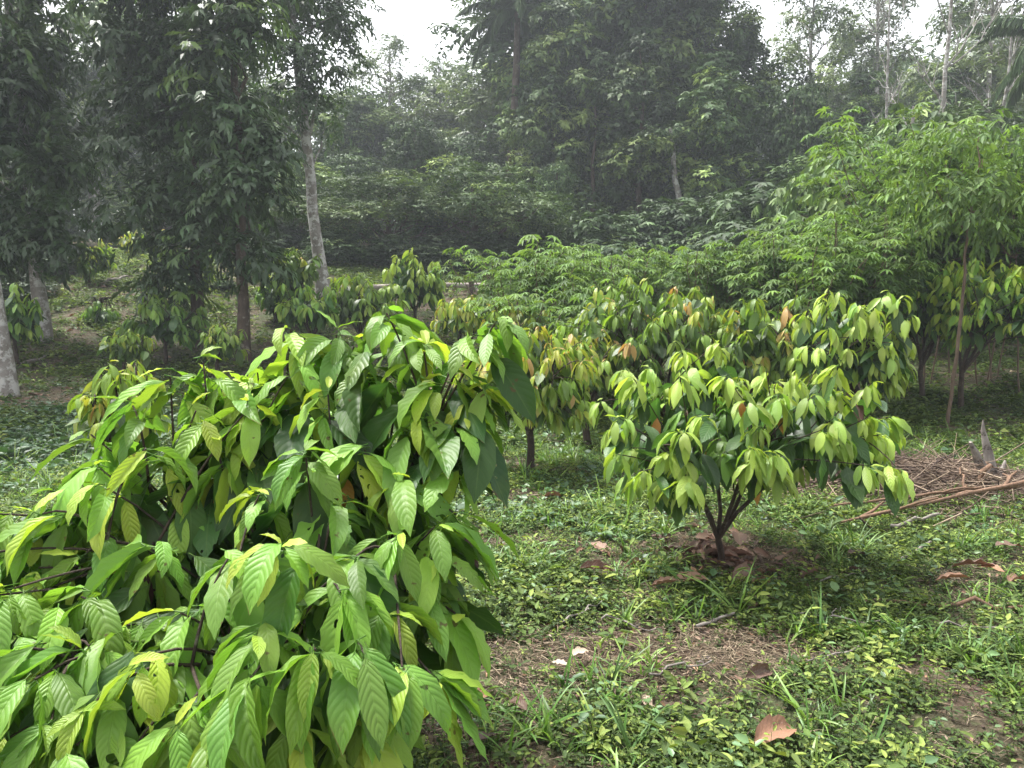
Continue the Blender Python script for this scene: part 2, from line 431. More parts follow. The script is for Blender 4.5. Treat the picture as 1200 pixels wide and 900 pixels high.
def cocoa_tree(label, base, flushes, centre, leafL=.22, nper=8, hj=.45, trad=.035, nlimb=5, mat=None, mats_tint=(.45, .95),
               seed=1, nt=6, nu=4, older=4, twigmat=True, group=None, name='cocoa_tree', oldscale=1.3, stems=1, wav=.16, tintf=None, hang=0.):
    rg = np.random.default_rng(seed)
    mat = mat or M_COCOA
    base = np.asarray(base, float)
    t = thing(name, base, label, 'tree', group)
    fl = np.asarray([f[:3] for f in flushes], float)
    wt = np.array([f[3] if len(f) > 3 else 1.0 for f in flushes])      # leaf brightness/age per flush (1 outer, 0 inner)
    centre = np.asarray(centre, float)
    J = base + np.array([rg.normal(0, .03), rg.normal(0, .03), hj])
    mb = MB()
    tp = curve(base - [0, 0, .08], J, 6, 0, .008, rg)
    tube(mb, tp, np.linspace(trad * 1.35, trad, 6), 9, wob=.08, rg=rg)
    mb.build('trunk', M_BARKC, t)
    # limbs: group the flushes by bearing
    az = np.arctan2(fl[:, 1] - J[1], fl[:, 0] - J[0])
    order = np.argsort(az); groups = np.array_split(order, nlimb)
    paths = []
    for g in groups:
        c = fl[g].mean(0)
        end = J + (c - J) * .95; end[2] = max(end[2], J[2] + .1)
        mid = J + (end - J) * .5 + np.array([0, 0, .10 * np.linalg.norm(end - J)])
        p = np.concatenate([curve(J - [0, 0, .02], mid, 4, 0, .012, rg), curve(mid, end, 4, 0, .012, rg)[1:]])
        limb = MB(); tube(limb, p, np.linspace(trad * .75, trad * .28, len(p)), 7, wob=.08, rg=rg)
        # smaller branches of this limb
        for i in g:
            f = fl[i]
            k = rg.integers(2, len(p))
            q = p[k]
            tgt = f - unit(f - centre) * .02
            m_ = (q + tgt) / 2 + np.array([0, 0, .06]) + rg.normal(0, .015, 3)
            tt = np.linspace(0, 1, 6)[:, None]
            pts = q * (1 - tt) ** 2 + 2 * m_ * tt * (1 - tt) + tgt * tt ** 2
            rr = np.linspace(max(trad * .26, .0045), max(.0028, trad * .09), 6)
            tube(limb, pts, rr, 5)
        limb.build('branch', M_BARKC, t)
    # leaves
    fo = MB()
    Ps, Ds, Ls, Ws, Bs, Ts = [], [], [], [], [], []
    for i, f in enumerate(fl):
        o = f - centre; oaz = math.atan2(o[1], o[0])
        oh = np.linalg.norm(o[:2]); top = np.clip(o[2] / (np.linalg.norm(o) + 1e-6), -1, 1)
        spread = 1.5 + 1.7 * max(0, top)
        n = rg.integers(nper - 1, nper + 4)
        D = flush_dirs(rg, n, oaz, spread, -55 - 15 * hang, (8 + 22 * max(0, top)) * (1 - hang) - 12 * hang)
        if tintf is not None: base_t = tintf(f, rg)
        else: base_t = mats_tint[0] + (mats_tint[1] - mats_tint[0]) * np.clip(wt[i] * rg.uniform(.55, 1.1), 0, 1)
        back = rg.uniform(0, .10, n)[:, None] * leafL / .22
        P = f - unit(o) * back + D * .018 + rg.normal(0, .008, (n, 3))
        L = leafL * rg.uniform(.62, 1.15, n) * np.clip(1.05 - .25 * rg.random(), .7, 1.1)
        el = np.arcsin(np.clip(D[:, 2], -1, 1))
        bend = np.maximum(el + np.radians(rg.normal(70 + 12 * hang, 11 - 3 * hang, n)), .1)
        Ps.append(P); Ds.append(D); Ls.append(L); Ws.append(L * rg.uniform(.295, .375, n)); Bs.append(bend)
        Ts.append(np.clip(base_t + rg.normal(0, .08, n) + (leafL * .9 - L) / leafL * .12, 0, 1))
        # tiny fresh tip leaves
        k = rg.integers(0, 3)
        D2 = flush_dirs(rg, k, oaz, 3, -50 * hang, 60 - 35 * hang)
        Ps.append(np.repeat(f[None], k, 0)); Ds.append(D2); l2 = leafL * rg.uniform(.28, .5, k)
        Ls.append(l2); Ws.append(l2 * .34); Bs.append(np.radians(rg.uniform(20, 60, k)))
        Ts.append(np.clip(np.full(k, base_t + .16), 0, 1))
        # old leaves further back on the twig, hanging
        k = older + rg.integers(-1, 2) if older else 0
        if k > 0:
            D3 = flush_dirs(rg, k, oaz, 2.6, -60, -5)
            P3 = f - unit(o) * rg.uniform(.08, .30, k)[:, None] * leafL / .22 - [0, 0, .03] + rg.normal(0, .03, (k, 3))
            l3 = leafL * oldscale * rg.uniform(.75, 1.15, k)
            Ps.append(P3); Ds.append(D3); Ls.append(l3); Ws.append(l3 * rg.uniform(.36, .44, k))
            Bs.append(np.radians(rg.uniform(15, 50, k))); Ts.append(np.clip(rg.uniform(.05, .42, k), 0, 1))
    P, D, L, W, B, T = [np.concatenate(a) for a in (Ps, Ds, Ls, Ws, Bs, Ts)]
    # petioles
    sticks(fo, P - unit(D) * .022, P + unit(D) * .004, .0022 * leafL / .22, .6)
    leaves(fo, P, D, L, W, B, T, rg, nt, nu, fold=.42, wav=wav, roll=.28, pw=.6)
    fo.build('foliage', mat, t)
    return t

# --- the big near bush, from the flush tips seen in the photo with a depth for each
FG = [
 (165,520,2.15),(195,432,2.35),(235,418,2.4),(290,470,2.3),(340,378,2.5),(395,385,2.5),(455,360,2.45),(500,405,2.35),(560,385,2.35),
 (585,372,2.3),(530,432,2.3),(358,528,2.0),(300,575,2.1),(300,430,2.5),(435,440,2.4),(40,600,2.0),(62,575,2.1),(110,545,2.2),
 (495,480,2.25),(545,490,2.25),(552,535,2.2),(540,600,2.1),(520,650,2.0),(480,560,2.15),(470,625,1.95),(330,640,1.65),(265,650,1.8),
 (420,650,1.85),(515,615,2.05),(400,695,1.75),(300,745,1.6),(140,735,1.8),(60,715,1.8),(20,745,1.75),(205,720,1.75),(250,700,1.85),
 (180,770,1.7),(95,835,1.5),(50,850,1.5),(205,850,1.5),(370,765,1.6),(430,770,1.6),(475,785,1.65),(515,800,1.75),(240,865,1.45),
 (130,830,1.6),(150,670,2.0),(5,690,1.8),(430,520,2.2),(250,520,2.25),(130,600,2.15),(90,650,2.0),(210,600,2.2),(390,590,2.05),
 (500,700,1.95),(455,720,1.8),(350,850,1.55),(330,800,1.7),(60,780,1.7),(0,820,1.6),(-40,650,1.9),(-50,740,1.8),(-60,850,1.6),
 (345,420,2.4),(415,400,2.55),(480,380,2.6),(255,440,2.5),(-20,600,2.1),(150,470,2.3),(120,570,2.1),(572,450,2.3),
 (-30,700,1.75),(35,665,1.95),(85,700,1.8),(0,770,1.6),(95,760,1.65),(30,800,1.55),(150,780,1.55),(15,650,2.05),(110,620,2.05),(170,640,1.95),(80,880,1.45),(0,870,1.5),(290,800,1.5),(100,505,2.35),(225,475,2.25),(385,455,2.3),(540,720,2.0),(425,850,1.65),(140,900,1.45),(280,930,1.45),(60,930,1.5),
]
rgf = np.random.default_rng(21)
fgc = np.array([-.66, 2.35, .75])
fgf = []
for (px, py, Y) in FG:
    p = at(px, py, Y); fgf.append((*p, 1.0))
# the back and the inside of the bush
k = 0
while k < 54:
    d = sph(1, rgf)[0]
    if d[2] < -.35: continue
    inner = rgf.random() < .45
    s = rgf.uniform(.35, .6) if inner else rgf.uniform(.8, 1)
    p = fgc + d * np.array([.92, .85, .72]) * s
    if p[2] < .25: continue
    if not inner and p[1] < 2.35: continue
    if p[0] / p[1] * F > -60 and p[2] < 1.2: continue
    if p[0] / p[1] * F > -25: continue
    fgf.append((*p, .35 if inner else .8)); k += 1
fg_base = np.array([-.62, 2.45, float(hgt(-.62, 2.45))])
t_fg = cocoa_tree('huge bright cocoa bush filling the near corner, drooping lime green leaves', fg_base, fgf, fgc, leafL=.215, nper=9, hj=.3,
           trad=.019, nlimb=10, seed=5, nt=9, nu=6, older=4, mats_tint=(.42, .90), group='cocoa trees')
# withered purple brown leaves hanging inside it
for (px, py, Y, L, tt, az) in [(165, 660, 2.05, .26, .1, -1.5), (140, 590, 2.2, .24, .25, -1.9), (548, 620, 2.2, .16, .3, -1.2), (405, 560, 2.25, .13, .95, -1.4), (268, 560, 2.3, .16, .8, -1.6)]:
    mb = MB(); p = at(px, py, Y)
    leaves(mb, [p], [[math.cos(az) * .5, math.sin(az) * .4, -.7]], L, L * .42, R(25), tt, rgf, 10, 6, fold=.3, wav=.25, roll=.3)
    mb.build('withered_leaf', M_DEADHANG, t_fg)

def shell(c, r, n, seed, zmin=-.4, inner=.3, mind=.0):
    rg = np.random.default_rng(seed); out = []
    tries = 0
    while len(out) < n and tries < 20000:
        tries += 1
        d = sph(1, rg)[0]
        if d[2] < zmin: continue
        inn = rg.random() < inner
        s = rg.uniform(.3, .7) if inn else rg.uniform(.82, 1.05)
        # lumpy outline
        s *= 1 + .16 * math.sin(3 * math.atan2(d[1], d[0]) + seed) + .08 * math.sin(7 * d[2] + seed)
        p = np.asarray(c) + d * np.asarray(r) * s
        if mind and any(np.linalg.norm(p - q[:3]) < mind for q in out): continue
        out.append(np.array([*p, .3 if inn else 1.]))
    return out

# --- the round cocoa tree in the clearing
b2 = gnd(848, 662)
c2 = at(870, 500, b2[1]); 
fl2 = shell(c2 - [.05, 0, .05], (.87, .82, .45), 100, 3, -.45, .28, .13)
for (px, py, dy) in [(1045, 488, .1), (1000, 500, -.1), (1020, 520, 0), (975, 520, -.4), (880, 525, -.75), (905, 530, -.7), (800, 540, -.6), (770, 565, -.4), (735, 560, -.3), (720, 500, -.1),
                     (700, 470, 0), (840, 400, 0), (800, 410, .1), (960, 430, .2), (760, 430, 0), (730, 430, .1), (925, 460, -.4), (850, 440, -.3), (795, 505, -.7), (940, 545, -.3), (1050, 500, .2)]:
    p = at(px, py, b2[1] + dy); fl2.append(np.array([*p, 1.]))
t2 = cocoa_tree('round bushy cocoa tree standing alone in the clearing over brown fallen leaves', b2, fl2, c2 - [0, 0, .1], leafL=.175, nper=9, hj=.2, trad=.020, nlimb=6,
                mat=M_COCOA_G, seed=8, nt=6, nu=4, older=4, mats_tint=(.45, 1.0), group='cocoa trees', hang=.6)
rg2 = np.random.default_rng(4)
for (px, py, dy, tt) in [(805, 480, -.2, .1), (820, 520, -.3, .95), (884, 560, -.2, .95), (866, 470, -.5, .9), (1008, 470, -.2, .2), (770, 490, -.3, .9), (915, 475, -.4, .95)]:
    mb = MB(); p = at(px, py, b2[1] + dy)
    leaves(mb, [p], [[rg2.normal(0, .3), -.3, -.8]], .17, .06, R(20), tt, rg2, 8, 4, fold=.3, wav=.2)
    mb.build('withered_leaf', M_DEADHANG, t2)

# --- cocoa tree behind, between the two
def auto_cocoa(label, bpx, Y, cpx, top, bot, halfw, n, seed, mat, leafL, tint, older=3, hj=.5, trad=.035, nt=4, nu=2, depth=None, nper=7, base=None, tintf=None, wav=.1, hang=1.):
    b = foot(bpx, Y) if base is None else base
    cc = at(cpx, (top + bot) / 2, Y)
    rz = (bot - top) / 2 / F * Y; rx = halfw / F * Y
    fl = shell(cc, (rx * .88, (depth or rx * .85), rz * .86), n, seed, -.7, .25, leafL * .45)
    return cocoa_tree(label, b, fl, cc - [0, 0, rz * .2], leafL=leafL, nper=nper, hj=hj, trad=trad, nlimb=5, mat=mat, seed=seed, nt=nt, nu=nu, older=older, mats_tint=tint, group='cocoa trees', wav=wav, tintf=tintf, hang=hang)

auto_cocoa('dark stemmed cocoa tree with yellow green leaves just behind the huge near bush', 622, 7.3, 628, 368, 515, 90, 120, 31, M_COCOA_Y, .20, (.30, .82), nt=6, nu=4, hj=.42)
def bronze(f, rg): return np.clip(rg.choice([.42, .56, .68, .84, .97], p=[.32, .33, .24, .07, .04]) + rg.normal(0, .03), 0, 1)
auto_cocoa('wide cocoa tree with bronze and yellow new leaves in front of the cassava', 775, 9.2, 765, 322, 455, 122, 175, 32, M_COCOA_Y, .21, (.4, 1.), tintf=bronze)
auto_cocoa('cocoa tree with reddish new leaves behind the round cocoa tree', 880, 8.6, 890, 340, 470, 80, 110, 33, M_COCOA_Y, .21, (.4, 1.), tintf=bronze)
auto_cocoa('cocoa tree with tiers of pale drooping leaves beside a bare thin pole stem', 1010, 8.2, 990, 326, 480, 76, 105, 34, M_COCOA_G, .24, (.55, 1.), hj=.6)
auto_cocoa('cocoa tree with glowing lime leaves beneath the tall cassava hedge', 1082, 11.8, 1090, 296, 412, 66, 110, 35, M_COCOA, .25, (.7, 1.), hj=.6, trad=.035)
auto_cocoa('lime green cocoa tree at the frame edge under the tall cassava', 1128, 11.2, 1172, 290, 420, 66, 110, 36, M_COCOA, .25, (.7, 1.), hj=.6, trad=.035)
auto_cocoa('low cocoa sapling with yellowish leaves hugging the flank of the huge bush', 135, 4.4, 145, 410, 520, 60, 34, 37, M_COCOA_Y, .15, (.45, .78), hj=.3, nt=6, nu=4)
auto_cocoa('bright upright cocoa tree standing before the dark thicket', 485, 15.5, 482, 285, 365, 42, 50, 38, M_COCOA_G, .28, (.7, 1.), hj=.7)
auto_cocoa('bronze tinged cocoa tree beside the pale leaning trunk', 350, 16.5, 342, 285, 345, 38, 42, 39, M_COCOA_Y, .28, (.4, .9), tintf=bronze)
auto_cocoa('olive brown cocoa tree between the pale leaning trunk and the bright upright cocoa', 425, 14.5, 420, 318, 385, 48, 50, 40, M_COCOA_Y, .25, (.2, .7))
auto_cocoa('fresh green cocoa tree at the foot of the pale leaning trunk', 370, 14, 362, 325, 385, 42, 40, 41, M_COCOA_G, .25, (.4, .85))
auto_cocoa('small cocoa tree with yellow green leaves in front of the fallen log', 545, 12.5, 545, 340, 392, 42, 42, 42, M_COCOA_Y, .24, (.5, .8))
auto_cocoa('dark green cocoa tree under the leafy pillar tree', 195, 14.2, 195, 340, 408, 50, 50, 43, M_COCOA_G, .26, (.3, .7))
auto_cocoa('drooping cocoa sapling with pale olive leaves on the shaded slope', 145, 12.5, 150, 376, 425, 30, 24, 44, M_COCOA_Y, .22, (.3, .7))
auto_cocoa('cocoa tree with hanging green leaves between the two pale trunks', 22, 14, 22, 325, 410, 28, 34, 45, M_COCOA_G, .26, (.4, .8))
auto_cocoa('cocoa tree with yellowish crown high on the far slope gap', 172, 25, 172, 262, 300, 30, 30, 46, M_COCOA_Y, .32, (.4, .8))
auto_cocoa('small cocoa tree with sunlit yellow leaves beside the dark leafy tree at the edge', 112, 20, 116, 275, 320, 18, 18, 47, M_COCOA_Y, .32, (.5, .8))
auto_cocoa('slim yellow green cocoa shoot crown below the round cocoa tree arm', 985, 6.6, 975, 445, 500, 22, 12, 48, M_COCOA, .17, (.7, .95))
auto_cocoa('shadowed small cocoa tree half hidden by cassava stems', 1040, 14.5, 1035, 330, 425, 45, 36, 49, M_COCOA, .24, (.3, .7))
auto_cocoa('thin leaved cocoa sapling at the edge near the lichen trunk', -18, 8.5, -12, 500, 600, 30, 18, 50, M_COCOA, .18, (.3, .7))

auto_cocoa('small cocoa tree on the slope past the slim brown trunk', 325, 17, 322, 322, 372, 24, 24, 61, M_COCOA_G, .28, (.3, .75))
auto_cocoa('yellowish cocoa sapling low in front of the slim brown trunk', 258, 12.5, 262, 372, 425, 26, 22, 62, M_COCOA_Y, .22, (.3, .7))
auto_cocoa('tiny cocoa sapling in the open middle of the shaded slope', 118, 17, 118, 345, 385, 18, 16, 63, M_COCOA_G, .26, (.2, .6))
auto_cocoa('cocoa tree filling the gap between fallen log and bronze cocoa', 600, 10.8, 600, 345, 410, 42, 45, 64, M_COCOA_Y, .22, (.4, .85))
auto_cocoa('low cocoa with mottled leaves hiding the bronze row foot', 690, 8.6, 690, 378, 470, 50, 50, 65, M_COCOA_Y, .20, (.4, .9))
# ------------------------------------------------------------------ forest trees
def crown_points(blobs, dens, seed, shell_lo=.55):
    rg = np.random.default_rng(seed)
    C, O = [], []
    for (cx, cy, cz, rx, ry, rz) in blobs:
        n = max(3, int(dens * (rx * ry + rx * rz + ry * rz) / 3 * 4))
        d = sph(n, rg)
        s = rg.uniform(shell_lo ** 2, 1.08, n) ** .5
        s = s * (1 + .22 * np.sin(4 * np.arctan2(d[:, 1], d[:, 0]) + seed + cz) * np.cos(3 * d[:, 2] + cx))
        C.append(np.array([cx, cy, cz]) + d * np.array([rx, ry, rz]) * s[:, None])
        O.append(unit(d * np.array([1, 1, .7])))
    return np.concatenate(C), np.concatenate(O), rg

def foliage(blobs, dens, seed, clump=.35, sprays=9, leafn=8, leafL=.15, leafW=.045, droop=.5, spray=.35, tint=(.15, .75), bright=.06, six=False, shell_lo=.62, flat=.42, dome=False):
    C, O, rg = crown_points(blobs, dens, seed, shell_lo)
    n = len(C)
    ct = rg.uniform(*tint, n); hi = rg.random(n) < bright; ct[hi] = rg.uniform(.85, 1, hi.sum())
    cs = rg.uniform(.6, 1.35, n)
    m = sprays
    d = unit(np.repeat(O, m, 0) * .8 + rg.normal(0, .65, (n * m, 3)) - [0, 0, droop * .5])
    P = np.repeat(C, m, 0) + rg.normal(0, 1, (n * m, 3)) * (clump * np.repeat(cs, m))[:, None] * [1, 1, flat]
    if dome:
        dd0 = unit(rg.normal(0, 1, (n * m, 3)) + [0, 0, .55])
        P = np.repeat(C, m, 0) + dd0 * (clump * np.repeat(cs, m) * rg.uniform(.35, 1., n * m) ** .6)[:, None] * [1, 1, flat * 1.6]
        d = unit(dd0 * .9 + np.repeat(O, m, 0) * .25 + rg.normal(0, .3, (n * m, 3)) - [0, 0, droop * .3])
    T = np.repeat(ct, m) + rg.normal(0, .07, n * m)
    k = leafn
    t = np.tile(np.linspace(.12, 1, k), n * m)
    side = np.tile(np.where(np.arange(k) % 2 == 0, 1., -1.), n * m)
    dd = np.repeat(d, k, 0)
    Lsp = np.repeat(spray * rg.uniform(.6, 1.3, n * m), k)
    S = unit(np.cross(dd, [0, 0, 1.]) + rg.normal(0, .05, dd.shape))
    LP = np.repeat(P, k, 0) + dd * (t * Lsp)[:, None] - np.array([0, 0, 1.]) * (t ** 2 * Lsp * .35)[:, None]
    LD = unit(dd * .55 + S * side[:, None] * .8 * (1.15 - t)[:, None] - np.array([0, 0, droop]) + rg.normal(0, .22, dd.shape))
    NN = np.array([0, 0, 1.]) + rg.normal(0, .35, dd.shape) + dd * .5
    if dome:
        NN = unit(np.repeat(dd0, k, 0) * 1.1 + np.array([0, 0, .6]) + rg.normal(0, .28, dd.shape))
        LD = unit(LD - NN * (LD * NN).sum(1, keepdims=True) * .8)
    nl = len(LP)
    mb = MB()
    LL = leafL * rg.uniform(.65, 1.25, nl)
    tt = np.clip(np.repeat(T, k) + rg.normal(0, .04, nl), 0, 1)
    (leaf6 if six else kite)(mb, LP, LD, NN, LL, leafW / leafL * LL, tt, rg.random(nl))
    return mb, C, rg

def forest_tree(name, label, base, height, trunk_r, lean, blobs, bark, leafmat, dens=5, seed=1, limbs=14, cat='tree', group=None, tz=None, hang=None, **kw):
    """blobs are relative to the base; lean = (dx,dy) of the trunk top."""
    base = np.asarray(base, float)
    t = thing(name, base, label, cat, group)
    rg = np.random.default_rng(seed + 100)
    mbf, C, _ = foliage(blobs, dens, seed, **kw)
    tr = MB()
    n = 14
    z = np.linspace(-.4, height, n)
    pts = np.stack([lean[0] * (z / height) ** 1.2 * np.sign(1) if False else lean[0] * np.clip(z / height, 0, 1), lean[1] * np.clip(z / height, 0, 1), z], -1)
    pts[2:, :2] += np.cumsum(rg.normal(0, trunk_r * .22, (n - 2, 2)), 0)
    rad = trunk_r * (1.0 - .72 * np.clip(z / height, 0, 1)); rad[0] *= 1.5; rad[1] *= 1.25
    tube(tr, pts, rad, 12, wob=.06, rg=rg)
    if limbs:
        for c in C[rg.choice(len(C), min(limbs, len(C)), replace=False)]:
            h0 = np.clip(c[2] - rg.uniform(.4, 2.2), height * .15, height * .97)
            k = int(np.clip(np.searchsorted(z, h0), 1, n - 1))
            q = pts[k]
            L = np.linalg.norm(c - q)
            p = curve(q, c, 7, .08 * L, .035 * L, rg)
            r0 = min(rad[k] * .6, .012 + .014 * L)
            tube(tr, p, np.linspace(r0, r0 * .2, 7), 6)
    tr.build('trunk', bark, t, origin=(0, 0, 0))
    mbf.build('crown', leafmat, t, origin=(0, 0, 0))
    return t

FT = 'forest trees behind the clearing'
FR = 'slender trees at the edge of the clearing'
def px2x(px, Y): return (px - CX) / (F * CP) * Y
def zat(py, Y): return at(600, py, Y)[2]

# near slender trees (columns of drooping leaves)
def column_blobs(b, Y, spec, seed):
    out = []
    for (px, py, hw, hh) in spec:
        out.append((px2x(px, Y) - b[0], np.random.default_rng(seed + int(py) + 1000).uniform(-.3, .3), zat(py, Y) - b[2], hw / F * Y, hw / F * Y * .9, hh / F * Y))
    return out

b = foot(55, 15.8)
forest_tree('leafy_tree', 'dark leafy tree with pale lower trunk, cocoa leaves hanging beside it', b, 10.5, .14, (-.5, 0),
    column_blobs(b, 15.8, [(30, 275, 42, 34), (88, 285, 26, 40), (20, 215, 45, 40), (55, 160, 42, 45), (20, 100, 42, 42), (60, 90, 30, 36), (40, 30, 48, 46), (20, -60, 60, 60), (95, 205, 32, 25), (-25, 290, 40, 34)], 1),
    M_BARKW, M_TREE, dens=5, seed=11, dome=True, flat=.5, leafL=.20, leafW=.068, droop=.5, clump=.46, sprays=26, leafn=8, group=FR, tint=(.05, .6), bright=.03)
b = foot(234, 15.4)
forest_tree('leafy_tree', 'broad leafy pillar tree with foliage nearly down to the ground', b, 10.5, .13, (.3, .2),
    column_blobs(b, 15.4, [(190, 250, 34, 45), (232, 315, 36, 38), (210, 175, 42, 42), (180, 95, 38, 42), (240, 110, 40, 46), (185, 25, 48, 46), (250, 20, 48, 46), (190, -60, 60, 50), (250, 230, 38, 46), (205, 345, 20, 18)], 2),
    M_BARKB, M_TREE, dens=4.6, seed=12, dome=True, flat=.5, leafL=.20, leafW=.068, droop=.5, clump=.46, sprays=26, leafn=8, group=FR, tint=(.05, .6), bright=.04)
b = foot(287, 14.2)
forest_tree('leafy_tree', 'leafy tree on a slim brown trunk wrapped by a pale vine', b, 9.5, .115, (-.2, .1),
    column_blobs(b, 14.2, [(283, 300, 32, 32), (300, 245, 32, 38), (288, 175, 36, 40), (280, 105, 34, 40), (282, 40, 38, 40), (290, -40, 46, 46), (318, 195, 15, 16), (262, 262, 26, 34)], 3),
    M_BARKB, M_TREE, dens=4.8, seed=13, dome=True, flat=.5, leafL=.20, leafW=.068, droop=.5, clump=.46, sprays=26, leafn=8, group=FR, tint=(.05, .6), bright=.07)
b = foot(382, 19)
forest_tree('leafy_tree', 'tall pale grey trunk leaning slightly, bare to its high crown', b, 10.8, .165, (-.95, .2),
    column_blobs(b, 19, [(350, 95, 42, 40), (385, 60, 35, 45), (345, 20, 32, 40), (395, 10, 32, 40), (368, -45, 55, 55), (375, 135, 22, 22), (325, 120, 18, 26)], 4),
    M_BARKW, M_TREE, dens=3.6, seed=14, dome=True, flat=.5, leafL=.18, leafW=.06, droop=.4, clump=.42, sprays=22, leafn=8, group=FR, tint=(.1, .6))
b = foot(10, 11.9)
forest_tree('leafy_tree', 'lichen spotted grey trunk cut by the frame edge', b, 9, .125, (-.75, .1),
    [(-1.6, .2, 7.2, 1.2, 1.2, 1.3), (-1.0, 0, 8.8, 1.4, 1.4, 1.2), (-2.2, 0, 6.0, .9, .9, .9)],
    M_BARKW, M_TREE, dens=12, seed=15, leafL=.18, leafW=.06, droop=.6, clump=.34, sprays=8, leafn=8, group=FR)

# prototype forest trees, copied to their spots (unit: metres, base at 0)
P = {}
P['spread'] = forest_tree('forest_tree', 'x', (0, 0, 0), 13, .26, (.3, 0),
    [(0, 0, 12.5, 2.6, 2.6, 2.0), (-2, .5, 10.5, 2.2, 2.2, 1.8), (2.1, -.4, 10.8, 2.3, 2.2, 1.8), (.4, -1.6, 9, 2.0, 1.8, 1.6), (-1.2, 1.4, 8.2, 2, 2, 1.5), (1.6, 1, 7.6, 2, 1.8, 1.4), (-1.8, -1, 6.2, 1.6, 1.5, 1.4), (1.8, -1.2, 5.6, 1.6, 1.5, 1.3), (0, 0, 4.5, 1.8, 1.5, 1.3), (.8, -.6, 2.6, 1.7, 1.4, 1.2), (-1, -.5, 2.2, 1.6, 1.4, 1.2), (0, 0, 14.6, 1.4, 1.4, 1.2)],
    M_BARKB, M_FOREST, dome=True, shell_lo=.8, dens=1.25, seed=51, limbs=30, leafL=.30, leafW=.12, droop=.1, clump=.75, sprays=36, tint=(.1, .9), leafn=7, spray=.5)
P['lobed'] = forest_tree('forest_tree', 'x', (0, 0, 0), 14, .24, (-.4, .3),
    [(-1.2, -1, 9, 1.3, 1.2, 1.5), (-1.6, -.8, 11.6, 1.3, 1.3, 1.4), (.9, -1.2, 10.6, 1.4, 1.3, 1.4), (1.7, -.6, 8, 1.3, 1.3, 1.2), (-.3, -1.5, 6.5, 1.3, 1.2, 1.5), (.5, 0, 13, 1.8, 1.6, 1.4), (-.8, 1.2, 8.5, 1.8, 1.7, 1.8), (1.3, 1.2, 11.8, 1.8, 1.6, 1.5), (-.2, 0, 15, 1.3, 1.2, 1.1), (.2, -.7, 4, 1.2, 1.0, 1.6), (-1.1, -.5, 2.2, 1.4, 1.2, 1.2), (1.2, -.6, 2.4, 1.4, 1.2, 1.3), (1.3, -.3, 5.6, 1.1, 1, 1.1), (-1.8, .4, 7, 1.0, 1.0, 1.0)],
    M_BARKB, M_FOREST, dome=True, shell_lo=.8, dens=1.25, seed=52, limbs=26, leafL=.30, leafW=.115, droop=.3, clump=.68, sprays=34, leafn=8, spray=.45, tint=(.1, .9), bright=.16)
P['airy'] = forest_tree('forest_tree', 'x', (0, 0, 0), 14, .17, (.5, 0),
    [(0, 0, 13.6, 1.6, 1.5, 1.0), (-1.3, .3, 11.8, 1.1, 1.1, .7), (1.5, -.2, 12.0, 1.2, 1.2, .7), (.2, -.8, 10.4, 1.2, 1.1, .6), (-1.1, .3, 9.2, .9, .9, .6), (1.3, .3, 9.6, .9, .9, .6), (.3, 0, 8, .8, .8, .6)],
    M_BARKW, M_PALE, dome=True, dens=1.8, seed=53, limbs=40, leafL=.22, leafW=.09, droop=.15, clump=.5, sprays=18, leafn=7, spray=.5, tint=(.2, .8))
P['pale'] = forest_tree('forest_tree', 'x', (0, 0, 0), 13, .2, (.3, 0),
    [(0, 0, 12.5, 2.2, 2.2, 1.5), (-2, .5, 10.3, 1.9, 1.9, 1.3), (2.1, -.4, 10.9, 1.9, 1.8, 1.2), (.4, -1.4, 8.6, 1.8, 1.6, 1.1), (-1.4, 1, 7.6, 1.7, 1.7, 1.1), (1.7, .6, 6.8, 1.6, 1.5, 1.1), (-1.4, -1, 5.2, 1.4, 1.4, 1.1), (1, -1, 4, 1.4, 1.3, 1.1), (-.6, 0, 2.6, 1.5, 1.3, 1.1), (0, 0, 14.4, 1.1, 1.1, .9)],
    M_BARKW, M_PALE, shell_lo=.75, dome=True, dens=1.2, seed=58, limbs=36, leafL=.30, leafW=.12, droop=.15, clump=.62, sprays=26, leafn=7, spray=.5, tint=(.1, .8), bright=.08)
P['vine'] = forest_tree('vine_clad_tree', 'x', (0, 0, 0), 9, .22, (.1, 0),
    [(0, 0, 8.6, 1.2, 1.2, .9), (.1, 0, 7.3, 1.0, 1.0, 1.1), (-.1, 0, 6, .85, .85, 1.1), (.1, 0, 4.6, .8, .8, 1.1), (0, 0, 3.2, .85, .85, 1.1), (0, .1, 1.8, 1.0, 1.0, 1.1), (.9, 0, 8.1, .6, .6, .5), (-.8, .3, 7.6, .6, .6, .6)],
    M_BARKB, M_FOREST, dens=16, seed=54, limbs=6, leafL=.15, leafW=.12, droop=1.0, clump=.2, sprays=8, leafn=7, spray=.4, tint=(.1, .6), bright=.02, shell_lo=.8)
P['mound'] = forest_tree('thicket_tree', 'x', (0, 0, 0), 4.2, .16, (.3, 0),
    [(-.3, 0, 4.0, 1.5, 1.5, .7), (-2.2, -.2, 2.9, 1.4, 1.3, .6), (1.9, 0, 3.3, 1.3, 1.3, .6), (.5, -1.5, 2.8, 1.5, 1.2, .5), (-1.2, -1.2, 2.3, 1.2, 1.1, .5), (2.8, -.6, 2.2, 1.1, 1.0, .5), (.6, .2, 4.7, .8, .8, .4)],
    M_BARKB, M_FOREST, dome=True, dens=2.6, seed=55, limbs=30, leafL=.16, leafW=.055, droop=.05, clump=.6, sprays=36, flat=.3, leafn=8, spray=.42, tint=(.3, .85), bright=.05)
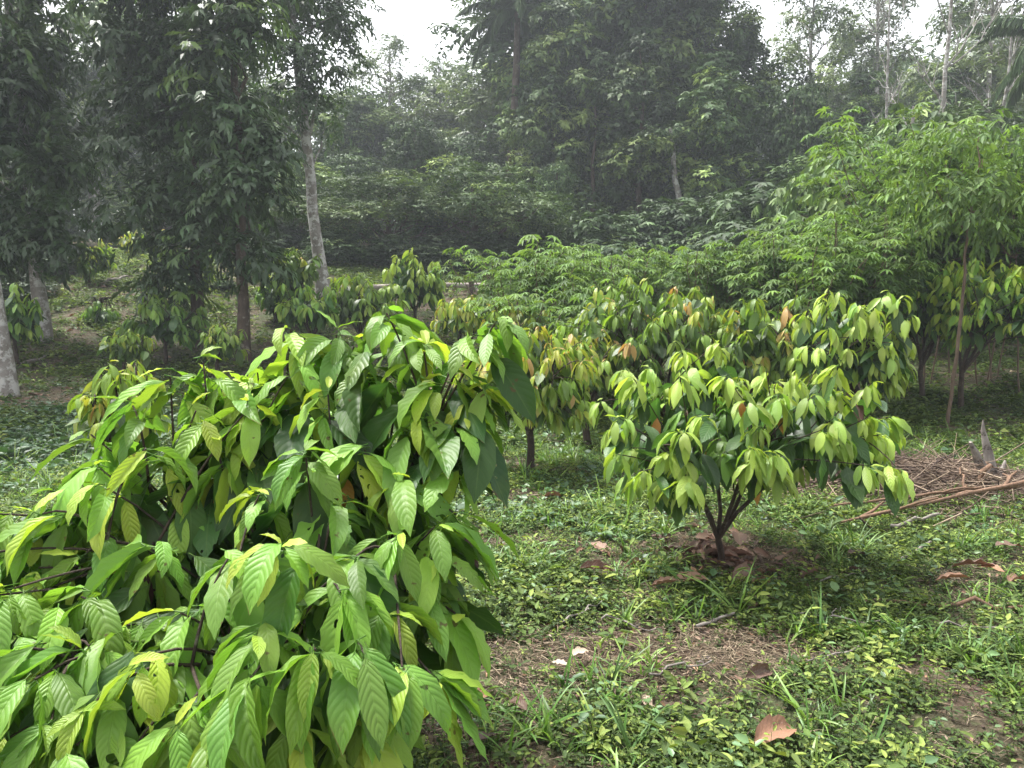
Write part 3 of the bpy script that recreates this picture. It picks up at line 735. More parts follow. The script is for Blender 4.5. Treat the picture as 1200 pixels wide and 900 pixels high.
P['shrub'] = forest_tree('understorey_shrub', 'x', (0, 0, 0), 2.6, .06, (.1, 0),
    [(0, 0, 2.2, 1.2, 1.1, .9), (-.9, 0, 1.5, .9, .9, .8), (.9, 0, 1.6, .9, .9, .8), (0, -.5, 1.0, 1.1, .9, .8), (-.3, .2, 2.9, .6, .6, .6)],
    M_BARKB, M_FOREST, dome=True, dens=5, seed=56, limbs=14, leafL=.20, leafW=.07, droop=.4, clump=.42, sprays=20, leafn=7, spray=.4, tint=(.05, .55), bright=.03, cat='shrub')
P['broad'] = forest_tree('broadleaf_tree', 'x', (0, 0, 0), 4.2, .09, (.2, 0),
    [(0, 0, 4.2, 1.1, 1.0, .5), (-1.0, 0, 3.3, .9, .8, .4), (1.1, -.2, 3.5, .9, .8, .4), (.2, -.7, 2.7, 1.0, .8, .4), (-.7, -.3, 2.0, .8, .7, .35), (.9, 0, 2.3, .8, .7, .35)],
    M_BARKB, M_FOREST, dens=8, seed=57, limbs=26, leafL=.30, leafW=.11, droop=.75, clump=.3, sprays=6, leafn=6, spray=.22, tint=(.35, .85), bright=.06, six=True)

used = set()
def place(kind, px, Y, top_py, label, rot=0., wide=1., group=FT):
    """stand one at bearing px, Y metres away, scaled so that its top reaches the height seen at top_py."""
    b = foot(px, Y)
    wide = wide * (1.15 if kind == 'shrub' else 1)
    h0 = {'spread': 15.6, 'lobed': 15.8, 'airy': 14.4, 'vine': 9.4, 'pale': 15.4, 'mound': 4.8, 'shrub': 3.3, 'broad': 4.8}[kind]
    s = (zat(top_py, Y) - b[2]) / h0
    sw = s + .4 * float(rise(b[0], b[1])) / h0
    sc = (sw * wide, sw * wide, s)
    if kind not in used:
        used.add(kind); r = P[kind]
        r.location = b; r.rotation_euler = (0, 0, rot); r.scale = sc; r['label'] = label; r['group'] = group
        return r
    return dup(P[kind], b, rot, sc, label, group)

# far rows, back to front
place('spread', -60, 40, -40, 'far forest tree past the frame edge behind the dark leafy tree', 1)
place('airy', 120, 38, 30, 'pale airy forest tree showing between the two leafy pillars', .3, 1.2)
place('pale', 115, 44, 90, 'hazy forest tree low behind the pale airy tree', 2.2)
place('pale', 300, 42, 60, 'hazy forest tree behind the slim brown trunk', 3.1, 1.1)
place('lobed', 345, 36, 150, 'forest tree filling behind the bare grey trunk', .9, 1.3)
place('airy', 455, 40, 52, 'thin pale crowned tree rising into the open sky gap', 1.1, 1.1)
place('airy', 525, 42, 72, 'reddish airy tree top below the white sky gap', 2.6, 1.2)
place('spread', 425, 38, 112, 'dense forest tree beneath the thin pale crowned tree', 4.0, 1.2)
place('pale', 498, 39, 92, 'pale rounded tree between the two thin airy crowns', 3.3, 1.2)
place('pale', 570, 37, 66, 'dark round crowned forest tree at the edge of the sky gap', 5.1, 1.15)
place('vine', 488, 31, 145, 'vine smothered stump of a tree shaped like a dark bell', .4, 1.1)
place('vine', 415, 32, 185, 'short vine covered tree behind the feathery thicket', 1.4, 1.5)
place('vine', 548, 33, 165, 'vine curtained tree between the dark bell and the great tree', 2.2, 1.6)
place('spread', 672, 34, -110, 'great forest tree whose crown runs off the top beside the palm', .2, 1.05)
place('lobed', 655, 30, 20, 'great tree with bright sunlit lobes hanging down its face', 0, 1.0)
place('spread', 745, 34, -140, 'towering dark forest tree above the cassava patch', 1.9, 1.0)
place('lobed', 740, 29, 60, 'drooping forest tree in the middle of the towering mass', 2.5, 1.15)
place('spread', 812, 33, -25, 'towering forest tree with a bare pale trunk low down', 3.3, .95)
place('lobed', 835, 28, 75, 'dark drooping tree with pale green tufts near the sky notch', 4.2, 1.2)
place('vine', 650, 27, 195, 'vine wrapped trunk standing under the bright lobed tree', .9, .8)
place('airy', 930, 34, -20, 'tall airy tree against the sky notch', 5.2, .8)
place('vine', 922, 27, 105, 'tall vine column under the airy tree', 3.0, .9)
place('pale', 985, 40, 40, 'pale hazy tree beyond the vine column', .8, 1.)
place('lobed', 1000, 33, 100, 'hazy forest tree above the broad leaved shrub tree', 1.4, 1.3)
place('airy', 1010, 38, -60, 'thin high tree with feathery top behind bare branches', 4.5, .9)
place('pale', 1110, 40, 10, 'pale forest tree behind the bare branched tree', 2.7, 1.05)
place('airy', 1150, 30, -70, 'airy tree leaning over the tall cassava hedge', 2., 1.)
place('pale', 1230, 36, -30, 'forest tree behind the dark palm at the frame edge', 5., 1.1)
place('lobed', 1095, 31, 95, 'dense forest tree peeping over the tall cassava hedge', 3.9, 1.4)
place('spread', 200, 38, -30, 'forest tree hidden behind the broad leafy pillar', 4.4, 1.)
place('spread', 20, 33, -20, 'forest tree glimpsed through the dark leafy tree', 3.7, 1.)
place('vine', 70, 28, 170, 'vine laden tree behind the dark leafy tree', 3.7, 1.6)
place('vine', 320, 28, 190, 'dark vine laden tree beside the bare grey trunk', .3, 1.6)
TH = 'thickets at the forest foot'
place('mound', 450, 25.5, 212, 'feathery topped thicket tree right of the bare grey trunk'.replace('right of', 'next to'), .2, 1.35, TH)
place('mound', 555, 24.5, 200, 'feathery thicket tree spreading over a dark hollow', 2., 1.3, TH)
place('vine', 505, 26.5, 238, 'low vine draped tree filling the dark hollow', 2.9, 1.9)
place('vine', 600, 26, 232, 'low vine draped tree next to the spindly tall cassava', 4.4, 1.7)
place('vine', 400, 27, 240, 'low vine draped tree behind the pale leaning trunk', 5.4, 1.9)
place('mound', 365, 27, 205, 'low thicket tree behind the bare grey trunk', 4., 1.2, TH)
place('mound', 1000, 24, 175, 'thicket tree under the hazy forest trees', 5.2, 1.1, TH)
place('mound', 1100, 23, 150, 'thicket tree behind the tall cassava hedge', .6, 1.3, TH)
place('mound', 50, 27, 265, 'thicket tree behind the pale trunk and cocoa', 2.6, 1.2, TH)
place('mound', 205, 34, 225, 'thicket tree closing the slope behind the leafy pillar', 4.6, 1.2, TH)
for i, (px, Y, top, lab) in enumerate([
    (330, 26, 262, 'dark shrub beside the bronze tinged cocoa'), (400, 24, 275, 'dark shrub deep behind the grey trunk'), (460, 24, 280, 'dark shrub inside the hollow behind the bright cocoa'),
    (520, 24, 278, 'dark shrub inside the hollow above the fallen log'), (575, 24, 275, 'dark shrub behind the spindly tall cassava'), (640, 26, 255, 'dark shrub at the foot of the vine wrapped trunk'),
    (700, 24, 262, 'dark shrub behind the low cassava patch'), (770, 25, 250, 'dark shrub under the towering mass'), (830, 24, 245, 'dark shrub beside the pale bare trunk'),
    (890, 22, 240, 'dark shrub under the vine column'), (940, 21, 225, 'dark shrub before the broad leaved tree'), (262, 27, 285, 'dark shrub between the leafy pillars'),
    (150, 33, 262, 'dark shrub at the head of the slope gap'), (72, 21, 295, 'glossy dark shrub beside the pale lower trunk'), (-10, 22, 285, 'dark shrub at the slope edge'), (25, 18.5, 318, 'dark shrub tucked behind the pale lower trunk'), (270, 20, 330, 'low shrub between the slim brown trunk and its neighbour'), (1150, 20, 270, 'dark shrub under the tall cassava'), (1060, 20, 280, 'dark shrub behind the lime cocoa')]):
    place('shrub', px, Y, top, lab, i * 1.3, 1.25, 'dark understorey shrubs')
place('broad', 1000, 17.5, 165, 'broad leaved tree with tiers of drooping leaves behind the low cassava', 0., 1.1, 'broad leaved trees')
place('broad', 950, 19, 205, 'smaller broad leaved tree near the vine column', 2., 1.1, 'broad leaved trees')
place('broad', 1065, 18, 135, 'broad leaved tree touching the tall cassava tops', 4., 1., 'broad leaved trees')

# far wood behind everything
def far_wood():
    rg = np.random.default_rng(77)
    blobs = []
    for i in range(46):
        x = -62 + i * 2.8 + rg.normal(0, .6)
        Y = rg.uniform(50, 58)
        g = float(hgt(x, Y))
        px = CX + x / Y * F * CP
        tops = np.interp(px, [-200, 100, 330, 420, 560, 620, 840, 900, 1000, 1300], [60, 90, 100, 112, 112, 60, 90, 130, 70, 60])
        zt = zat(tops, Y) - g
        for zz in np.arange(1.5, zt - 1, 3.0):
            blobs.append((x + rg.normal(0, .8), Y + rg.normal(0, .8), g + zz, 2.2, 1.8, 2.0))
        blobs.append((x, Y, g + zt - 1.5, 1.8, 1.6, 1.6))
    mb, C, _ = foliage(blobs, 1.6, 78, leafL=.42, leafW=.18, droop=.2, clump=.8, sprays=10, leafn=6, spray=.8, tint=(.1, .6), bright=.04)
    o = mb.build('far_woods', M_FOREST); tag(o, 'hazy dense wood closing the view behind all the forest trees', 'woods', kind='stuff')
far_wood()

# bare pale trunks and branches
def bare_tree(label, px, Y, toppy, r, lean, seed, nb=16, spread=2.2, start=.35, mat=None):
    b = foot(px, Y); H = zat(toppy, Y) - b[2]
    t = thing('bare_tree', b, label, 'tree', 'bare pale trees')
    rg = np.random.default_rng(seed); mb = MB()
    n = 12; z = np.linspace(-.3, H, n)
    pts = np.stack([lean * z / H, 0 * z, z], -1); pts[1:, :2] += np.cumsum(rg.normal(0, .07, (n - 1, 2)), 0)
    rad = r * (1 - .7 * np.linspace(0, 1, n)); tube(mb, pts, rad, 9, wob=.05, rg=rg)
    mb.build('trunk', mat or M_BARKW, t, origin=(0, 0, 0))
    for i in range(nb):
        k = rg.integers(int(n * start), n - 1); q = pts[k]
        az = rg.uniform(0, 6.28); L = spread * rg.uniform(.5, 1.1)
        e = q + np.array([math.cos(az) * L * .6, math.sin(az) * L * .6, L * rg.uniform(.6, 1.1)])
        m2 = MB(); p = curve(q, e, 7, -.08 * L, .05, rg)
        tube(m2, p, np.linspace(rad[k] * .5, .008, 7), 5)
        for _ in range(4):
            k2 = rg.integers(2, 6); e2 = p[k2] + np.array([rg.normal(0, .4), rg.normal(0, .4), rg.uniform(.4, 1.1)]) * L * .45
            tube(m2, curve(p[k2], e2, 5, 0, .03, rg), np.linspace(.018, .005, 5), 4)
        m2.build('branch', mat or M_BARKW, t, origin=(0, 0, 0))
    return t
bare_tree('bare pale many branched tree rising over the tall cassava hedge', 1075, 24, -40, .13, .6, 1, 18, 2.8)
bare_tree('thin bare tree leaning between hazy crowns', 1030, 30, -10, .09, -.7, 2, 10, 2.0)
bare_tree('pale slanting trunk at the foot of the towering trees', 812, 27.6, 150, .21, -1.0, 3, 0, 1.2, .7)
bare_tree('short pale trunk half hidden behind the broad leaved tree', 1062, 19, 120, .12, .5, 4, 8, 1.3, .6)
bare_tree('twiggy bare tree near the dark palm', 1150, 27, 10, .10, .3, 5, 14, 2.4)
bare_tree('grey slim trunk just beside the vine wrapped trunk', 688, 28.6, 120, .13, .3, 6, 0, 1.2, .7, M_BARKB)

# palms
def palm(label, px, Y, toppy, seed, nf=16, fl=4.2):
    b = foot(px, Y); H = zat(toppy, Y) - b[2]
    t = thing('palm_tree', b, label, 'palm', 'palms in the forest')
    rg = np.random.default_rng(seed); mb = MB()
    n = 14; z = np.linspace(-.3, H, n)
    pts = np.stack([.6 * np.sin(z / H * 1.5), 0 * z, z], -1)
    tube(mb, pts, np.linspace(.22, .13, n), 9, wob=.05, rg=rg); mb.build('trunk', M_BARKB, t, origin=(0, 0, 0))
    T = pts[-1]
    for i in range(nf):
        az = i * 2.4 + rg.normal(0, .2); el = rg.uniform(-.2, 1.1); L = fl * rg.uniform(.8, 1.1)
        d = np.array([math.cos(az) * math.cos(el), math.sin(az) * math.cos(el), math.sin(el)])
        s = np.linspace(0, 1, 14); ang = el - s ** 1.3 * rg.uniform(1.2, 1.9)
        step = L / 13
        p = [T]
        for a in ang[1:]: p.append(p[-1] + step * np.array([math.cos(az) * math.cos(a), math.sin(az) * math.cos(a), math.sin(a)]))
        p = np.array(p); fm = MB(); tube(fm, p, np.linspace(.035, .008, 14), 4)
        tt = np.linspace(.12, 1, 60); q = np.stack([np.interp(tt, s, p[:, c]) for c in range(3)], -1)
        tg = unit(np.gradient(q, axis=0)); side = unit(np.cross(tg, [0, 0, 1.]))
        for sg in (1, -1):
            D = unit(side * sg * .8 + tg * .6 - [0, 0, .55] + rg.normal(0, .08, q.shape))
            ll = .75 * np.sin(np.pi * (tt * .8 + .15)) * L / 4.2
            leaf6(fm, q, D, np.tile([0, 0, 1.], (60, 1)), ll, .085, np.full(60, .4), rg.random(60), droop=.35)
        fm.build('frond', M_FOREST, t, origin=(0, 0, 0))
palm('coconut palm poking out beside the great tree at the sky gap', 590, 32, 14, 1, 24, 3.4)
palm('dark palm hanging over the end of the tall cassava hedge', 1205, 24, 50, 2, 18, 3.4)

# ------------------------------------------------------------------ cassava
def cassava(label, base, H, spread, nstem, nleaf, seed, lobeL=.13, group='cassava plants', zlo=.35, lean=(0, 0), tint=(.25, .9), ntip=3, fz=(.35, .5), sr=1., fan=0.):
    base = np.asarray(base, float); rg = np.random.default_rng(seed)
    t = thing('cassava_plant', base, label, 'plant', group)
    fo = MB()
    for sidx in range(nstem):
        az = sidx * 6.283 / nstem + rg.normal(0, .4)
        e = np.array([math.cos(az) * spread * rg.uniform(.25, .6) + lean[0], math.sin(az) * spread * rg.uniform(.25, .6) + lean[1], H * rg.uniform(.86, .97)])
        s0 = np.array([math.cos(az) * .05, math.sin(az) * .05, -.1])
        fork = s0 * .5 + e * rg.uniform(*fz); fork[:2] *= .6
        st = MB()
        tube(st, curve(s0, fork, 6, 0, .015, rg), np.linspace(.022, .016, 6) * sr, 6)
        tips = []
        for k in range(ntip):
            e2 = e + np.array([rg.normal(0, .28 + .14 * fan) * spread, rg.normal(0, .28 + .1 * fan) * spread, -abs(rg.normal(0, .10 + .12 * fan)) * H])
            p = curve(fork, e2, 8, -.03 * H, .02, rg); tube(st, p, np.linspace(.013, .006, 8), 5); tips.append(p)
        st.build('stem', M_STEM, t, origin=(0, 0, 0))
        for p in tips:
            n = nleaf
            tt = 1 - rg.random(n) ** 1.5 * (1 - zlo)
            q = np.stack([np.interp(tt, np.linspace(0, 1, 8), p[:, c]) for c in range(3)], -1)
            a = rg.uniform(0, 6.28, n); el = rg.uniform(-.1, .5, n)
            d = np.stack([np.cos(a) * np.cos(el), np.sin(a) * np.cos(el), np.sin(el)], -1)
            pl = rg.uniform(.14, .34, n) * (lobeL / .13)
            c = q + d * pl[:, None]
            sticks(fo, q, c, .003, .9)
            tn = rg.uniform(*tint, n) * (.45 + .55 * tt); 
            up = unit(np.array([0, 0, 1.]) + rg.normal(0, .16, (n, 3)) + d * .2)
            h = unit(d - up * (d * up).sum(1, keepdims=True)); sd = np.cross(up, h)
            r_ = rg.random(n)
            for j, th in enumerate(np.radians([-125, -82, -40, 0, 40, 82, 125])):
                D = h * math.cos(th) + sd * math.sin(th) - up * .12
                sc = (.6, .85, 1, 1.08, 1, .85, .6)[j]
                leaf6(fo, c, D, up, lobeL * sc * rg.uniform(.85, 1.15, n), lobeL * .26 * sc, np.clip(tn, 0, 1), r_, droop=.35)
    fo.build('foliage', M_CASS, t, origin=(0, 0, 0))
    return t

low = [
 (598, 13.2, 282, 'cassava plant at the patch end beside the fallen log'), (640, 12.4, 292, 'cassava plant behind the bronze cocoa tree'), (680, 13.8, 285, 'cassava plant in the back of the patch by the vine wrapped trunk'),
 (725, 12.6, 284, 'cassava plant above the widest bronze cocoa'), (770, 13.8, 276, 'cassava plant under the towering dark tree'), (815, 12.4, 275, 'cassava plant before the slanting pale trunk'),
 (860, 12.6, 268, 'cassava plant midway along the patch'), (620, 10.8, 330, 'short bushy cassava plant spilling towards the middle cocoa'), (690, 11.2, 318, 'short cassava plant behind the bronze leaves')]
for i, (px, Y, top, lab) in enumerate(low):
    b = foot(px, Y); H = zat(top, Y) - b[2]
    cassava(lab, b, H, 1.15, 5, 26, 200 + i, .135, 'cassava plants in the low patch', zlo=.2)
mid = [(905, 11.6, 262, 'cassava plant where the hedge begins to rise'), (950, 11.2, 245, 'cassava plant on the sloping shoulder of the hedge'), (1000, 11, 232, 'taller cassava plant before the broad leaved tree'), (1022, 11.6, 218, 'cassava plant below the hedge summit'), (930, 10.6, 275, 'cassava plant hanging over the reddish cocoa')]
for i, (px, Y, top, lab) in enumerate(mid):
    b = foot(px, Y); H = zat(top, Y) - b[2]
    cassava(lab, b, H, 1.3, 3, 30, 230 + i, .14, 'cassava plants in the tall hedge', zlo=.2, ntip=5, fz=(.4, .55), sr=.8)
tall = [(1085, 13.2, 120, 'tallest cassava plant at the summit of the hedge'), (1150, 12.8, 112, 'towering cassava plant with lime tips over the thin pole stem'), (1200, 12.4, 122, 'towering cassava plant running out of the frame'),
        (1115, 14, 150, 'cassava plant crowded behind the hedge summit'), (1250, 12.8, 150, 'cassava plant at the far end of the hedge'), (1165, 13.8, 185, 'cassava plant filling the hedge beneath the lime tips'), (1052, 12.6, 132, 'cassava plant stepping up to the hedge summit')]
for i, (px, Y, top, lab) in enumerate(tall):
    b = foot(px, Y); H = zat(top, Y) - b[2]
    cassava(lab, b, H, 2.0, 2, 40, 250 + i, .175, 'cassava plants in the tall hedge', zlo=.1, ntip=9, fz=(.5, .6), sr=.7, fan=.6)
# two spindly ones standing above the patch
b = foot(608, 12.8); cassava('spindly tall cassava with flat tiers of leaves above the patch', b, zat(252, 12.8) - b[2], .5, 1, 14, 270, .2, 'cassava plants in the low patch', zlo=.7, tint=(.6, .9))
b = foot(708, 14.5); cassava('second spindly cassava rising over the middle of the patch', b, zat(275, 14.5) - b[2], .5, 1, 12, 271, .18, 'cassava plants in the low patch', zlo=.7, tint=(.6, .9))

# the thin pole stem in front of the hedge: a slim sapling with its own crown
b = gnd(1110, 503)
pt = thing('sapling', b, 'slim straight brown stem of a sapling rising into the hedge', 'tree')
mb = MB(); e = at(1138, 250, b[1]) - b
pp = curve([0, 0, -.1], e, 12, 0, .012); tube(mb, pp, np.linspace(.026, .016, 12), 8, wob=.05, rg=rng)
for k, (dx, dz) in enumerate([(-.35, .7), (.4, .8), (.1, 1.1), (-.6, .3), (.6, .2)]):
    tube(mb, curve(pp[-1 - (k % 2)], pp[-1] + [dx, rng.normal(0, .2), dz], 6, 0, .02), np.linspace(.016, .005, 6), 5)
mb.build('trunk', M_STEM, pt, origin=(0, 0, 0))
mbf, _, _ = foliage([(e[0] + .1, e[1], e[2] + .1, .7, .6, .4), (e[0], e[1], e[2] + .7, .7, .6, .5), (e[0] + .5, e[1], e[2] + .3, .5, .5, .3), (e[0] - .5, e[1], e[2] + .3, .5, .5, .3)], 22, 9, leafL=.13, leafW=.04, droop=.5, clump=.16, sprays=5, leafn=6, spray=.22, tint=(.4, .8), six=True)
mbf.build('crown', M_CASS, pt, origin=(0, 0, 0))

# ------------------------------------------------------------------ fallen log with a stake
p0, p1 = at(400, 338, 19.6), at(592, 334, 19.6)
p0[2] -= .0
cen = (p0 + p1) / 2
lg = thing('fallen_log', cen, 'long pale fallen log lying across the slope before the dark thicket', 'log')
mb = MB(); tube(mb, curve(p0 - cen, p1 - cen, 10, .03, .015), np.linspace(.085, .06, 10), 9, wob=.06, rg=rng); mb.build('trunk', M_LOG, lg, origin=(0, 0, 0))
mb = MB(); k0 = at(556, 335, 19.6) - cen; tube(mb, curve(k0, k0 + [.2, -.15, -.35], 4), np.linspace(.05, .04, 4), 7); mb.build('branch_stub', M_LOG, lg, origin=(0, 0, 0))
b = foot(552, 19.4)
mb = MB(); tube(mb, curve([0, 0, -.1], [0.02, 0, zat(330, 19.4) - b[2]], 5, 0, .01), .07, 8, wob=.1, rg=rng)
o = mb.build('wooden_stake', M_BARKB, origin=(0, 0, 0)); o.location = b; tag(o, 'short mossy stake propping the fallen log', 'stake')

# sticks lying on the far slope
def lying(name, label, cat, pa, pb, r0, r1, mat, n=8, wob=.02, lift=.02, side=0, group=None, arch=0.):
    a, c = np.asarray(pa, float), np.asarray(pb, float)
    mb = MB(); p = curve(a, c, n, arch, wob); tube(mb, p, np.linspace(r0, r1, n), 8, wob=.1, rg=rng)
    for _ in range(side):
        k = rng.integers(1, n - 1); L = np.linalg.norm(c - a) * rng.uniform(.1, .25)
        d = unit(c - a) * .6 + np.array([rng.normal(0, .4), rng.normal(0, .4), rng.uniform(0, .5)])
        tube(mb, curve(p[k], p[k] + d * L, 5, 0, .01), np.linspace(r1 * .9, r1 * .4, 5), 5)
    o = mb.build(name, mat, origin=a); tag(o, label, cat, group)
    return o
BR = 'dry branches on the ground'
def G(px, py, dz=.02): p = gnd(px, py); p[2] += dz; return p
lying('dry_branch', 'pale fallen branch high up the shaded slope gap', 'branch', G(125, 333, .05), G(150, 328, .1), .05, .03, M_GREYW, group=BR)
lying('dry_branch', 'thin branch on bare soil between the two pale trunks', 'branch', G(18, 430, .04), G(66, 420, .08), .03, .012, M_GREYW, group=BR, side=2)
# brush pile
lying('dry_branch', 'longest reddish branch across the front of the brush pile', 'branch', at(985, 612, 5.3) , at(1215, 560, 5.9), .010, .018, M_DRY, 12, .006, group=BR, side=3)
lying('dry_branch', 'straight reddish branch along the top of the brush pile', 'branch', at(975, 592, 5.7), at(1150, 572, 6.0), .008, .014, M_DRY, 10, .006, group=BR, side=3)
lying('dry_branch', 'thick brown branch running out of the frame from the brush pile', 'branch', at(1120, 580, 5.8), at(1260, 558, 6.0), .012, .02, M_DRY, 10, .007, group=BR, side=2)
lying('dry_branch', 'pale cut stick with a blunt end below the brush pile', 'branch', G(1043, 624, .05), at(1100, 602, 5.4), .017, .010, M_GREYW, 7, .012, group=BR, side=1)
lying('dry_branch', 'thin pale stalk slanting up over the brush pile', 'branch', G(1110, 620, .02), at(1165, 570, 5.8), .007, .005, M_STEM, 7, .01, group=BR)
lying('dry_branch', 'slender stick fallen from the leaning stump', 'branch', at(1128, 565, 6.5), at(1160, 540, 6.6), .022, .03, M_DRY, 6, .01, group=BR)
lying('dry_branch', 'grey stick half buried in weeds below the pile', 'branch', G(1035, 672, .02), G(1090, 645, .06), .012, .009, M_GREYW, 7, .01, group=BR)
lying('dry_branch', 'long thin reddish stick low among the weeds near the frame edge', 'branch', G(1010, 712, .03), G(1210, 722, .05), .010, .012, M_DRY, 10, .012, group=BR)
lying('dry_branch', 'stubby grey stick lying in straw in front of the round cocoa', 'branch', G(815, 742, .03), G(860, 730, .05), .009, .006, M_GREYW, 6, .008, group=BR, side=1)
lying('dry_branch', 'thin upright forked twig in the middle of the near weeds', 'branch', G(706, 712, .02), at(716, 742, 3.9), .005, .006, M_GREYW, 6, .01, group=BR)
lying('dry_branch', 'curved tan stalk among weeds above the large fallen leaf', 'branch', G(1078, 812, .02), at(1045, 765, 3.4), .004, .006, M_STRAW, 7, .012, group=BR)
rst = np.random.default_rng(88)
for (px, py, dx, lab) in [(705, 735, .25, 'thin grey stick beside the upright forked twig'), (930, 730, .4, 'thin bent stick crossing the near weeds below the round cocoa'), (1010, 765, -.35, 'thin tan stick lying in weeds near the curved stalk'), (760, 800, .3, 'short dark stick beside the straw patch'), (1100, 740, .3, 'thin brown stick below the rust coloured leaves'), (960, 690, .35, 'thin reddish stick in the shade before the brush pile'), (660, 740, .22, 'broken pale twig on bare soil near the big bush')]:
    a = G(px, py, .04); c = a + np.array([dx, rst.normal(0, .2), .03]); c[2] = float(hgt(c[0], c[1])) + .06
    lying('dry_branch', lab, 'branch', a, c, .006, .0035, M_GREYW, 7, .012, group=BR, side=1)
# leaning dead stump
b = G(1160, 575, -.05)
b[1] = 6.6; b[0] = px2x(1160, 6.6); b[2] = float(hgt(b[0], b[1])) - .05
st = thing('dead_stump', b, 'split grey dead stump with upright jagged spikes behind the brush pile', 'stump')
def pxrel(px, py, Y=6.6): return at(px, py, Y) - b
mb = MB(); tube(mb, np.array([[0, 0, 0], pxrel(1163, 555), pxrel(1158, 530), pxrel(1152, 505), pxrel(1152, 492)]), [.06, .055, .042, .02, .006], 8, wob=.2, rg=rng); mb.build('spike', M_GREYW, st, origin=(0, 0, 0))
mb = MB(); tube(mb, np.array([[-.03, .02, 0], pxrel(1152, 550, 6.5), pxrel(1143, 530, 6.45), pxrel(1137, 518, 6.4)]), [.055, .05, .035, .012], 8, wob=.2, rg=rng); mb.build('spike', M_GREYW, st, origin=(0, 0, 0))
mb = MB(); tube(mb, np.array([[0.03, 0, 0], pxrel(1172, 560, 6.6), pxrel(1178, 540, 6.7)]), [.045, .035, .01], 8, wob=.2, rg=rng); mb.build('spike', M_GREYW, st, origin=(0, 0, 0))
mb = MB(); tube(mb, np.array([pxrel(1145, 572, 6.3), pxrel(1152, 552, 6.25), pxrel(1162, 545, 6.25)]), [.018, .022, .02], 8, wob=.1, rg=rng); mb.build('cut_branch', M_DRY, st, origin=(0, 0, 0))

# ------------------------------------------------------------------ fallen leaves: single ones
DL = 'large single fallen leaves'
def fallen(label, px, py, az, L, tint, seed, pitch=.15, bend=35, curl=.9, group=DL, lift=.03, W=.45):
    rg = np.random.default_rng(seed); g = gnd(px, py); g[2] += lift + .05; L = L * 1.08
    d = np.array([math.cos(az), math.sin(az), pitch * .6]); mb = MB()
    leaves(mb, [np.zeros(3) - unit(d) * L * .5], [d], L, L * W, R(bend), tint, rg, 10, 6, fold=.2, wav=.22, roll=.3, curl=curl * .45)
    o = mb.build('fallen_leaf', M_LITTER, origin=(0, 0, 0)); o.location = g
    return tag(o, label, 'leaf', group)
fallen('big tan curled fallen leaf, nearest of all', 912, 882, .5, .24, .86, 1, .35, 40, .9, lift=.05)
fallen('dark purplish curled leaf on weeds above the big tan leaf', 893, 808, .35, .17, .28, 2, .3, 45)
fallen('orange brown leaf half under the near bush edge', 553, 836, .35, .17, .84, 3, .2, 30, 1.1)
fallen('deep maroon folded leaf below the orange brown one', 567, 886, .9, .14, .12, 4, .3, 35, 1.1)
fallen('mauve brown leaf beside the orange brown one', 606, 846, 2.2, .12, .35, 5, .3, 35)
fallen('dark leaf lying in shade by the brush stick', 1005, 660, .4, .17, .1, 6, .25, 40, .9)
fallen('big brown leaf with raised rim near the frame edge', 1140, 678, 2.5, .24, .5, 7, .4, 45, .8, lift=.07)
fallen('orange backed curled leaf next to the raised rim leaf', 1158, 684, 2.0, .17, .8, 8, .4, 40, 1.0, lift=.07)
fallen('reddish leaf tucked among broad weeds at the frame edge', 1190, 698, .6, .18, .72, 9, .4, 40, .9, lift=.06)
fallen('dull purple brown leaf lying flat at the frame edge', 1185, 655, .2, .24, .3, 10, .2, 30, .5, lift=.06)
fallen('rusty leaf on the soil below the raised rim leaf', 1115, 690, 2.9, .18, .75, 11, .2, 30)
fallen('long orange rolled leaf in front of the round cocoa', 803, 694, 3.0, .24, .72, 12, .1, 30, 1.2)
fallen('small rust leaf beside the long rolled leaf', 778, 698, 3.0, .15, .6, 13, .1, 30, 1.1)
fallen('veined rosy leaf just below the cocoa trunk', 872, 690, .5, .20, .55, 14, .4, 30, .4, lift=.05)
fallen('big rosy brown leaf leaning by the cocoa trunk', 866, 645, 1.3, .22, .5, 15, .6, 30, .3, lift=.06)
fallen('rusty leaf tilted between trunk and rolled leaf', 815, 683, 1.0, .18, .75, 16, .4, 30, .9)
fallen('tan leaf catching light behind the cocoa trunk', 830, 640, .2, .18, .9, 17, .25, 30, .6)
fallen('rust red leaves patch single leaf at the edge of creeping weeds', 700, 680, .1, .20, .6, 18, .1, 25, 1.1)
fallen('pale whitish dry leaf on bare straw in the near weeds', 680, 783, .6, .11, .99, 19, .3, 30, .6)
fallen('second pale dry scrap beside the whitish leaf', 655, 796, 2.6, .08, 1., 20, .3, 30, .6)
fallen('rust leaf under the middle yellow green cocoa', 645, 590, .8, .22, .65, 21, .3, 30, .9)
rgl = np.random.default_rng(66)
for i in range(95):
    a = rgl.uniform(0, 6.28); r_ = abs(rgl.normal(0, .30)) + .05
    x, y = b2[0] + .08 + math.cos(a) * r_ * 1.25, b2[1] + math.sin(a) * r_
    mb = MB(); L = rgl.uniform(.09, .20)
    d = [math.cos(rgl.uniform(0, 6.28)), math.sin(rgl.uniform(0, 6.28)), rgl.uniform(-.05, .35)]
    leaves(mb, [-unit(np.array(d)) * L * .5], [d], L, L * .42, R(rgl.uniform(10, 45)), rgl.uniform(.15, .75), rgl, 8, 4, fold=.25, wav=.22, roll=.4, curl=.7)
    o = mb.build('fallen_leaf', M_LITTER, origin=(0, 0, 0)); o.location = (x, y, float(hgt(x, y)) + .04 + .05 * rgl.random() * math.exp(-r_ * 3))
    tag(o, 'brown fallen leaf in the litter ring round the clearing cocoa trunk', 'leaf', 'leaf litter ring under the round cocoa tree')

